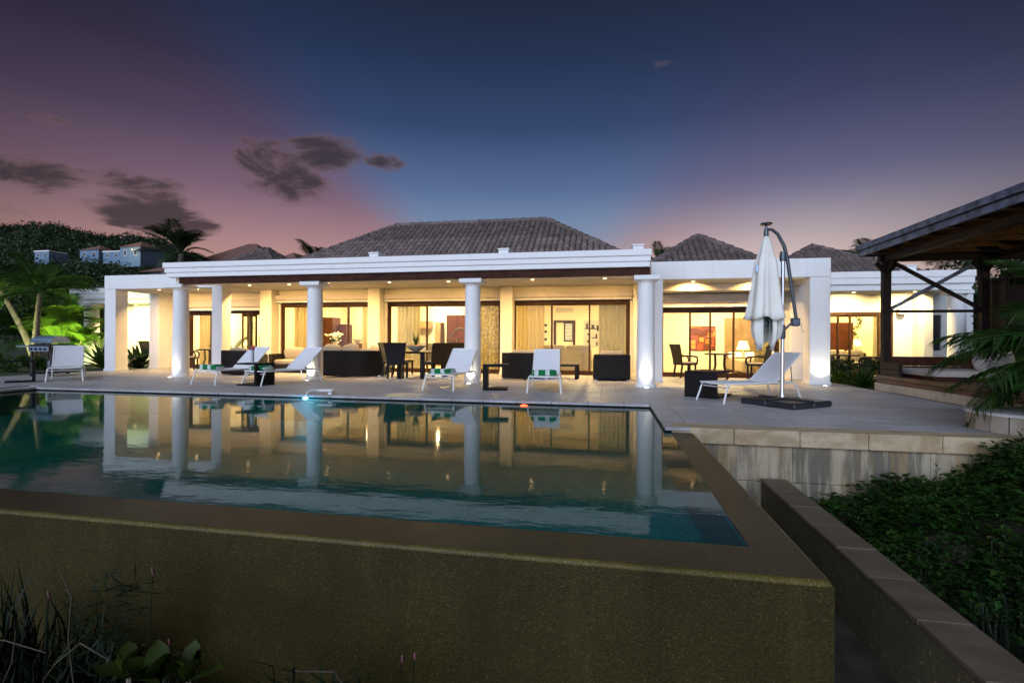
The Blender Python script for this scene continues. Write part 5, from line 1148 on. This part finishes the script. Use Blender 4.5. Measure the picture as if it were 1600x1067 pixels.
for (x, y, p) in ((-20.1, 13.0, 19), (-19.6, 14.6, 16)):
    t_ = thing('garden_spot', ('garden spotlight at the foot of the areca palm', 'garden spotlight behind the barbecue')[int(x > -20)], 'spotlight', (x, y, 0), 0, 'garden spotlights'); b = MB(); b.tube([(x, y, -.05), (x, y, .08)], .012, 6); b.lathe([(.035, .08), (.045, .16)], (x, y, 0), 10); b.build('body', 'black', t_); lamp('SPOT', (x, y, .18), p * 58, (.88, 1, .30), t_, .04, (x - .8, y + 2.4, 2.3), R(105), .8)
agave((-17.95, 15.05, -.04), 1.15, 'fan-leaved spiky plant between the wing and the left pavilion pillar', 30, 'leaf_mid', 2); agave((-17.15, 15.6, -.04), 1.0, 'spiky plant showing right of the left pavilion pillar', 26, 'leaf_dark', 3)
t_ = thing('bare_shrub', 'low thin-leaved shrub in front of the bright wall of the left wing', 'shrub', (-16.9, 14.9, -.04)); b = MB(); rn = random.Random(5); lf = MB()
for k in range(22):
    a = rn.uniform(0, 6.28); l_ = rn.uniform(.25, .6); p = Vector((-16.9 + .3 * l_ * math.cos(a), 14.9 + .3 * l_ * math.sin(a), .25)); q = Vector((-16.9 + l_ * math.cos(a), 14.9 + l_ * math.sin(a), .25 + l_ * .5)); b.tube([(-16.9, 14.9, -.04), p, q], [.012, .009, .004], 5); leafball(lf, q, (.1, .1, .08), 14, .09, rn)
b.build('stems', 'bark', t_); lf.build('leaves', 'leaf_mid', t_)
# potted palm on the left porch
t_ = palm((-12.75, 15.1, 0), .55, (.02, 0), 11, .85, 'potted palm with arching fronds before the open bedroom doors', 'mid', .03, None, (.1, 1.2), 14, 'potted palm', name='potted_palm'); b = MB(); b.lathe([(.14, 0), (.2, .3), (.21, .34), (.18, .34), (.17, .3)], (-12.75, 15.1, 0), 20); b.build('pot', 'ceramic', t_, True)
# right planting bed
for i, (x, y, r_, m_, lab, nm, wd) in enumerate(((6.15, 13.7, .55, 'leaf_mid', 'striped long-leaved plant at the corner of the gazebo plinth', 'lily', .05), (6.55, 14.4, .6, 'leaf_mid', 'arching long-leaved plant in the middle of the right bed', 'lily', .05), (5.95, 14.6, .5, 'leaf_mid', 'spiky plant beside the square pillar of the right pavilion', 'lily', .07), (9.6, 15.5, .75, 'leaf_mid', 'spiky plant behind the gazebo day bed, below the narrow window', 'agave', .09), (7.1, 13.9, .5, 'leaf_dark', 'low spiky plant close behind the gazebo post', 'lily', .06))): agave((x, y, -.04), r_, lab, 34, m_, 50 + i, wd, nm)
for i, (x, y, h, r_, lab) in enumerate(((6.1, 15.3, .75, .5, 'dark leafy shrub right of the square pillar'), (6.9, 15.3, .7, .55, 'dark leafy shrub under the wing porch table'))): tree((x, y, -.05), h, r_, lab, 'leaf_dark', 800, .10, 70 + i, 'shrub', False, 6, 'shrubs of the right bed', 'shrub')
b = MB(); b.prism([(5.9, 12.75), (9.8, 12.75), (9.8, 16.0), (5.9, 16.0)], -.05, -.035); b.build('bed_soil', 'soil', kind='structure')
# palms behind the roofs
palm((-26.2, 26.5, 0), 6.4, (.2, 0), 24, 2.2, 'large shaggy palm rising above the left end of the long white fascia', 'dark', .2, 'palms behind the roofs', (-.2, 1.3), 31)
palm((-15.6, 24.5, 0), 5.2, (.0, 0), 16, 1.5, 'palm crown behind the left slope of the main roof', 'dark', .15, 'palms behind the roofs', (.0, 1.3), 32)
palm((2.25, 23.5, 0), 4.6, (.0, 0), 9, 1.3, 'palm tip between the main roof and the right pyramid roof', 'dark', .12, 'palms behind the roofs', (.3, 1.5), 33)
palm((10.9, 23.5, 0), 4.6, (.0, 0), 14, 1.7, 'palm crown showing left of the gazebo post under its roof', 'dark', .15, 'palms behind the roofs', (.0, 1.1), 34)
palm((15.0, 24, 0), 4.5, (-.3, 0), 16, 2.0, 'palm crown above the right end of the right wing', 'dark', .15, 'palms behind the roofs', (.0, 1.1), 35)
for i, (x, y, h, r_, lab) in enumerate(((12.6, 18.8, 4.6, 1.7, 'dense dark tree behind the tall wicker chair'), (15.6, 22.5, 6.2, 2.8, 'tall dark tree at the right edge behind the gazebo'), (10.9, 15.9, 2.4, 1.0, 'smaller leafy tree close by the last round column of the right wing'), (9.9, 13.9, 3.2, 1.1, 'leafy tree close behind the gazebo palm'))): tree((x, y, -.05), h, r_, lab, 'leaf_dark', 3600, .18, 80 + i, group='trees behind the gazebo', clumps=12)
# palm hanging in from the right, at the corner of the deck
palm((5.62, 6.4, -.3), 1.5, (.0, .05), 30, 1.5, 'wind-blown palm hanging over the right end of the deck', 'mid', .06, None, (-.6, 1.0), 61, 'palm', 2, 'areca_palm')
# leafy bank on the right
def bank_h(x, y):
    t_ = max(0, min(1, (x - 2.1) / 2.2)); s_ = max(0, min(1, (y - 2.2) / 3.6)); return -1.02 + (.25 + .70 * s_) * t_ + .06 * math.sin(3 * x + 2 * y) + .05 * math.sin(5 * y - 2 * x)
vs = []; fs = []; nx, ny = 30, 34
for i in range(nx + 1):
    for j in range(ny + 1):
        x = 2.06 + 6.5 * i / nx; y = -.5 + 6.98 * j / ny; vs.append((x, y, bank_h(x, y) - .12))
for i in range(nx):
    for j in range(ny): a = i * (ny + 1) + j; fs.append((a, a + ny + 1, a + ny + 2, a + 1))
MB().add(vs, fs).build('planted_bank', 'soil', None, True, 'structure')
rn = random.Random(9); b = MB(); b2 = MB()
for k in range(30000):
    y = rn.uniform(.6, 6.4); x = 2.12 + (rn.random() ** .9) * 4.6
    if x > y * 1.3 + 1.0: continue
    leafy = max(0, min(1, (y - 3.3) * .5 + (x - 2.4) * .14))
    h0 = bank_h(x, y)
    if rn.random() < leafy:
        z_ = h0 + rn.uniform(-.12, .08) + .09 * math.sin(x * 6.1 + 1.7 * y) * math.sin(y * 5.3 - x); a = rn.uniform(0, 6.28)
        for m_i in range(3):            # a compound leaf of three folded leaflets
            q = a + (m_i - 1) * .9; l_ = rn.uniform(.03, .065) + .05 * rn.random() ** 3; dz = rn.uniform(-.3, .55); d_ = Vector((math.cos(q), math.sin(q), dz)).normalized(); s_ = Vector((-math.sin(q), math.cos(q), 0)); up = Vector((0, 0, .012)); p = Vector((x, y, z_))
            b.add([p, p + d_ * l_ * .5 + s_ * l_ * .33 + up, p + d_ * l_, p + d_ * l_ * .5 - s_ * l_ * .33 + up, p + d_ * l_ * .55], [(0, 4, 1), (1, 4, 2), (0, 3, 4), (3, 2, 4)])
    else:
        a = rn.uniform(0, 6.28); l_ = rn.uniform(.12, .36); w_ = .0045; dx, dy = math.cos(a), math.sin(a); ln = rn.uniform(.2, .9)
        p = Vector((x, y, h0 - .1)); q = p + Vector((dx * l_ * ln * .4, dy * l_ * ln * .4, l_ * .7)); r_ = p + Vector((dx * l_ * ln, dy * l_ * ln, l_ * .85)); s_ = Vector((-dy, dx, 0)) * w_
        b2.add([p - s_, p + s_, q + s_, q - s_, r_], [(0, 1, 2, 3), (3, 2, 4)])
for k in range(260):
    y = rn.uniform(3.2, 6.2); x = rn.uniform(2.4, 6.2); h0 = bank_h(x, y); a0 = rn.uniform(0, 6.28); hh = rn.uniform(.06, .2)
    for m_i in range(7):
        f = m_i / 6; p = Vector((x + .05 * f * math.cos(a0), y + .05 * f * math.sin(a0), h0 + .05 + hh * f)); q = a0 + 2.4 * m_i; l_ = rn.uniform(.04, .085) * (1.1 - .5 * f); d_ = Vector((math.cos(q), math.sin(q), .5 + .4 * f)).normalized(); s_ = Vector((-math.sin(q), math.cos(q), 0)); up = Vector((0, 0, .01))
        b.add([p, p + d_ * l_ * .5 + s_ * l_ * .33 + up, p + d_ * l_, p + d_ * l_ * .5 - s_ * l_ * .33 + up, p + d_ * l_ * .55], [(0, 4, 1), (1, 4, 2), (0, 3, 4), (3, 2, 4)])
b3 = MB()
for k in range(90):
    y = rn.uniform(2.6, 6.2); x = rn.uniform(2.2, 5.6); h0 = bank_h(x, y); a = rn.uniform(0, 6.28); l_ = rn.uniform(.04, .09); p = Vector((x, y, h0 + .06)); d_ = Vector((math.cos(a), math.sin(a), rn.uniform(-.2, .4))); s_ = Vector((-math.sin(a), math.cos(a), .2))
    b3.add([p, p + d_ * l_ * .5 + s_ * l_ * .25, p + d_ * l_, p + d_ * l_ * .5 - s_ * l_ * .25], [(0, 1, 2, 3)])
b3.build('fallen_leaves', 'leaf_dry', None, False, 'stuff')
b.build('ground_cover', 'leaf_mid', None, False, 'stuff'); b2.build('grass', 'weed', None, False, 'stuff')
# foreground weeds and plants below the pool wall
rn = random.Random(21)
fb = MB(); fb.prism([(-9, -2), (1.75, -2), (1.75, 2.54), (-9, 2.54)], -1.14, -1.08); fb.build('bed_ground', 'soil', kind='structure')
b = MB()
for k in range(1200):
    x = -3.4 + rn.random() ** 1.3 * 1.75; y = rn.uniform(1.75, 2.4); hmax = max(.1, .78 * (1 - (x + 3.4) / 1.9) + .10); a = rn.uniform(0, 6.28); l_ = hmax * rn.uniform(.35, 1.1); ln = rn.uniform(.1, .7); w_ = rn.uniform(.003, .009); dx, dy = math.cos(a), math.sin(a) * .5
    p = Vector((x, y, -1.08)); q = p + Vector((dx * l_ * ln * .4, dy * l_ * ln * .4, l_ * .6)); r_ = p + Vector((dx * l_ * ln * .9, dy * l_ * ln, l_ * (.95 - .2 * ln))); s_ = Vector((-dy, dx, 0)).normalized() * w_
    b.add([p - s_, p + s_, q + s_, q - s_, r_], [(0, 1, 2, 3), (3, 2, 4)])
for k in range(240):
    x = rn.uniform(-1.45, -1.05); y = rn.uniform(1.7, 2.1); a = rn.uniform(0, 6.28); l_ = rn.uniform(.5, .86); dx, dy = math.cos(a), math.sin(a) * .5; p = Vector((x, y, -1.08)); q = p + Vector((dx * .06, dy * .06, l_ * .75)); r_ = p + Vector((dx * .2, dy * .2, l_ * .8)); s_ = Vector((-dy, dx, 0)).normalized() * .005
    b.add([p - s_, p + s_, q + s_, q - s_, r_], [(0, 1, 2, 3), (3, 2, 4)])
for k in range(300):
    f = rn.random(); x = -2.72 + .22 * f + rn.uniform(-.16, .16); z_ = -1.0 + .8 * f; a = rn.uniform(-.6, 3.7); l_ = rn.uniform(.08, .2) * (1.1 - .4 * f); p = Vector((x, 2.15 + rn.uniform(-.1, .1), z_)); d_ = Vector((math.cos(a), rn.uniform(-.4, .4), math.sin(a) * .8)).normalized(); s_ = d_.cross(Vector((0, 1, .3))).normalized() * l_ * .06
    b.add([p, p + d_ * l_ * .4 + s_, p + d_ * l_, p + d_ * l_ * .4 - s_], [(0, 1, 2, 3)])
b.build('weeds', 'weed', None, False, 'stuff')
STK = ([(-2.55, 2.0, -.75), (-2.6, 2.0, -.42), (-2.58, 2.0, -.22), (-2.66, 2.0, -.08)], [(-2.75, 1.95, -1.0), (-2.68, 1.95, -.6), (-2.5, 1.95, -.38)], [(-3.1, 1.9, -.45), (-2.85, 1.9, -.40), (-2.6, 1.9, -.43)], [(-3.0, 1.9, -.9), (-2.8, 1.9, -.5), (-2.78, 1.9, -.35)], [(-2.55, 1.9, -.48), (-2.4, 1.9, -.36), (-2.24, 1.9, -.42)], [(-1.1, 1.85, -1.08), (-.98, 1.85, -.42), (-1.08, 1.85, -.29), (-1.26, 1.85, -.31)], [(-2.5, 1.85, -1.0), (-2.46, 1.85, -.7), (-2.48, 1.85, -.55)], [(-3.0, 1.85, -.62), (-2.8, 1.85, -.58), (-2.55, 1.85, -.62)])
SLB = ['tall kinked pale dry stalk in front of the pool wall', 'straight pale stalk leaning right below the tall kinked one', 'dry stalk lying flat across the weeds at the left edge', 'short pale stalk crossing the leaning one', 'arched dry stalk with drooping tip above the broad-leaved plants', 'dry stalk bent over at the bottom edge, right of the broad-leaved plants', 'short dry stalk standing just left of the broad-leaved plants', 'low dry stalk lying across the left weeds, lower one']
for k, pts in enumerate(STK):
    b = MB(); b.tube(pts, [.0042] * (len(pts) - 1) + [.002], 5); tag(b.build('dry_stalk', 'leaf_dry'), SLB[k], 'stalk', 'dry stalks in the weeds')
for i, (x, z0, z1) in enumerate(((-2.22, -1.05, -.10), (-2.12, -1.05, -.44), (-2.86, -1.05, -.28), (-.90, -1.05, -.37), (-.84, -1.05, -.35))):
    t_ = thing('flower_spike', ('tallest pink flower spike in the weeds, against the pool wall', 'pink flower spike right of the dry stalks', 'pink flower spike at the far left of the weeds', 'short pink bud left of the pair at the bottom edge', 'short pink bud right of the pair at the bottom edge')[i], 'flower', (x, 2.1, z0), 0, 'pink flower spikes'); b = MB(); b.tube([(x - .05, 2.1, z0), (x - .02, 2.1, (z0 + z1) / 2), (x, 2.1, z1 - .03)], .0035, 5); b.build('stem', 'weed', t_); b = MB(); b.pillow((x + .004, 2.1, z1), (.012, .012, .045), 0, .2, .8, 8, 5); b.build('bud', 'flower_pink', t_, True)
def rosette(x, y, z_, s_, lab, seed):
    rn = random.Random(seed); t_ = thing('succulent', lab, 'plant', (x, y, z_), 0, 'broad-leaved plants at the bottom edge'); b = MB(); b.tube([(x, y, z_ - .62), (x + .01, y, z_)], .012, 6); b.build('stem', 'bark', t_)
    for k in range(9):
        a = k * 2.4 + rn.uniform(-.2, .2); el_ = R(rn.uniform(25, 80)); l_ = s_ * rn.uniform(.75, 1.1); d_ = Vector((math.cos(a) * math.cos(el_), math.sin(a) * math.cos(el_) * .8, math.sin(el_))).normalized(); sd_ = d_.cross(Vector((0, 0, 1))).normalized(); nn = sd_.cross(d_); vs = []; n = 8
        for i in range(n + 1):
            f = i / n; w_ = l_ * .27 * math.sin(PI * min(1, .08 + .9 * f ** 1.5)) ** .8 if f < 1 else .02 * l_; p = Vector((x, y, z_)) + d_ * l_ * f - nn * (.14 * l_ * f * f)
            vs += [tuple(p - sd_ * w_ + nn * .10 * w_ * 2), tuple(p), tuple(p + sd_ * w_ + nn * .10 * w_ * 2)]
        b = MB(); b.add(vs, [(i * 3 + j, i * 3 + j + 1, i * 3 + j + 4, i * 3 + j + 3) for i in range(n) for j in (0, 1)]); b.build('leaf', 'succulent', t_, True)
rosette(-2.16, 1.92, -.50, .17, 'broad-leaved seaside plant at the bottom, left of the three', 1); rosette(-1.98, 1.90, -.50, .18, 'broad-leaved seaside plant at the bottom, middle of the three', 2); rosette(-1.86, 1.94, -.49, .16, 'broad-leaved seaside plant at the bottom, right of the three', 3)

# ------------------------------------------------------------------ hillside and neighbours
RID = [(-520, 52), (-352, 51.5), (-268, 50.5), (-246, 50), (-222, 45), (-198, 43), (-187, 41), (-158, 31), (-134, 21), (-110, 13), (-66, 4), (-20, 0)]
def ridge(x):
    if x <= RID[0][0]: return RID[0][1]
    for (a, b_) in zip(RID, RID[1:]):
        if a[0] <= x <= b_[0]: return a[1] + (b_[1] - a[1]) * (x - a[0]) / (b_[0] - a[0])
    return 0
def hill_z(x, y):
    t_ = max(0, min(1, (y - 40) / 136)); s_ = t_ ** 1.35; xr = x * 176 / max(y, 40)
    back = max(0, min(1, (330 - y) / 150)) if y > 180 else 1
    return ridge(xr if y <= 176 else x) * s_ * back + 1.0 * math.sin(x * .14) * math.cos(y * .12) * t_ - .1
vs = []; fs = []; nx, ny = 100, 60
for i in range(nx + 1):
    for j in range(ny + 1): x = -520 + 520 * i / nx; y = 38 + 290 * j / ny; vs.append((x, y, hill_z(x, y)))
for i in range(nx):
    for j in range(ny): a = i * (ny + 1) + j; fs.append((a, a + ny + 1, a + ny + 2, a + 1))
MB().add(vs, fs).build('hill', 'ground_grass', None, True, 'structure')
HSP = [(-163, 120), (-161, 133), (-148, 130), (-135, 125)]
rn = random.Random(33); b = MB()
for k in range(2600):
    y = 44 + 146 * rn.random() ** .75; x = -y * rn.uniform(.45, 1.66)
    if any(abs(x - hx0) < 8.5 and -9 < y - hy0 < 8 for hx0, hy0 in HSP): continue
    h0 = hill_z(x, y); s_ = rn.uniform(1.0, 3.0); leafball(b, (x, y, h0 + s_ * .45), (s_, s_, s_ * .85), 46, .3 + y * .0045, rn)
b.build('hillside_scrub', 'leaf_dark', None, False, 'stuff')
def house(loc, w_, d_, h, rh, lab, wall='far_wall_blue_lit', rz=0, roof='far_roof', flat=False, lit=False, wins=3, grp='neighbouring houses'):
    t_ = thing('neighbour_house', lab, 'house', loc, 0, grp); t_.rotation_euler = (0, 0, rz); WL[t_.name] = Vector()
    MB().box(-w_ / 2, w_ / 2, -d_ / 2, d_ / 2, -2, h).build('wall', wall, t_)
    if flat: MB().box(-w_ / 2 - .15, w_ / 2 + .15, -d_ / 2 - .15, d_ / 2 + .15, h, h + .3).build('roof', 'trim', t_)
    else:
        e_ = .4; b = MB(); x0, x1, y0, y1 = -w_ / 2 - e_, w_ / 2 + e_, -d_ / 2 - e_, d_ / 2 + e_; D = min(x1 - x0, y1 - y0) / 2
        r0, r1 = ((x0 + D, 0, h + rh), (x1 - D, 0, h + rh)) if x1 - x0 >= y1 - y0 else ((0, y0 + D, h + rh), (0, y1 - D, h + rh))
        if x1 - x0 >= y1 - y0: b.add([(x0, y0, h), (x1, y0, h), (x1, y1, h), (x0, y1, h), r0, r1], [(0, 1, 5, 4), (1, 2, 5), (2, 3, 4, 5), (3, 0, 4), (3, 2, 1, 0)])
        else: b.add([(x0, y0, h), (x1, y0, h), (x1, y1, h), (x0, y1, h), r0, r1], [(0, 1, 4), (1, 2, 5, 4), (2, 3, 5), (3, 0, 4, 5), (3, 2, 1, 0)])
        rf = b.build('roof', roof, t_)
        n = int(w_ / .6); b = MB()
        for k in range(n): x = x0 + .3 + (x1 - x0 - .6) * k / max(1, n - 1); 
    for k in range(wins):
        x = -w_ / 2 + w_ * (k + .5) / wins; b = MB(); b.box(x - .45, x + .45, -d_ / 2 - .05, -d_ / 2 - .002, h * .35, h * .78); f = b.build('window', 'trim', t_); MB().box(x - .38, x + .38, -d_ / 2 - .06, -d_ / 2 - .0505, h * .38, h * .75).build('pane', 'light_warm' if lit else 'black', f)
    return t_
house((-163, 120, 24.4), 5.2, 5, 2.2, 1, 'small white flat-topped house high on the hill at the far left', flat=True, wins=2)
house((-161, 133, 26.2), 7.2, 7, 3.0, 2.0, 'blue-lit hill house with a peaked tile roof', wins=2)
house((-149.5, 130, 25.2), 6.4, 6, 2.6, .6, 'lower blue-lit annex right of the peaked hill house', flat=True, wins=2)
HG = (-136, 125, 24.0)
house(HG, 7.0, 8, 3.8, 2.2, 'hill house with a warmly lit gable beside the shaggy palm', wins=2)
house((-24.2, 30.5, 3.2), 5.6, 5, 2.6, 1.9, 'neighbouring house with dark red hipped roof behind the left pavilion', wins=0)
house((-27.8, 29.5, 3.0), 3.4, 4, 2.4, 1.0, 'low neighbouring house with tiled roof just right of the shaggy palm', wins=1)
house((-21.4, 31.5, 3.0), 3.0, 4, 2.7, 1.4, 'neighbouring roof peeking left of the palm by the main roof', wins=0)
t_ = thing('wall_lamp', 'lamp lighting the gable wall of the warm hill house', 'lamp', (HG[0] + 2, HG[1] - 5.3, HG[2] + 2.6)); b = MB(); b.lathe([(.05, 0), (.12, .1), (.1, .3)], (HG[0] + 2, HG[1] - 5.3, HG[2] + 2.6), 8); b.build('shade', 'lamp_shade', t_); lamp('POINT', (HG[0] + 2, HG[1] - 7.2, HG[2] + 3.2), 420, (1, .72, .3), t_, .2)
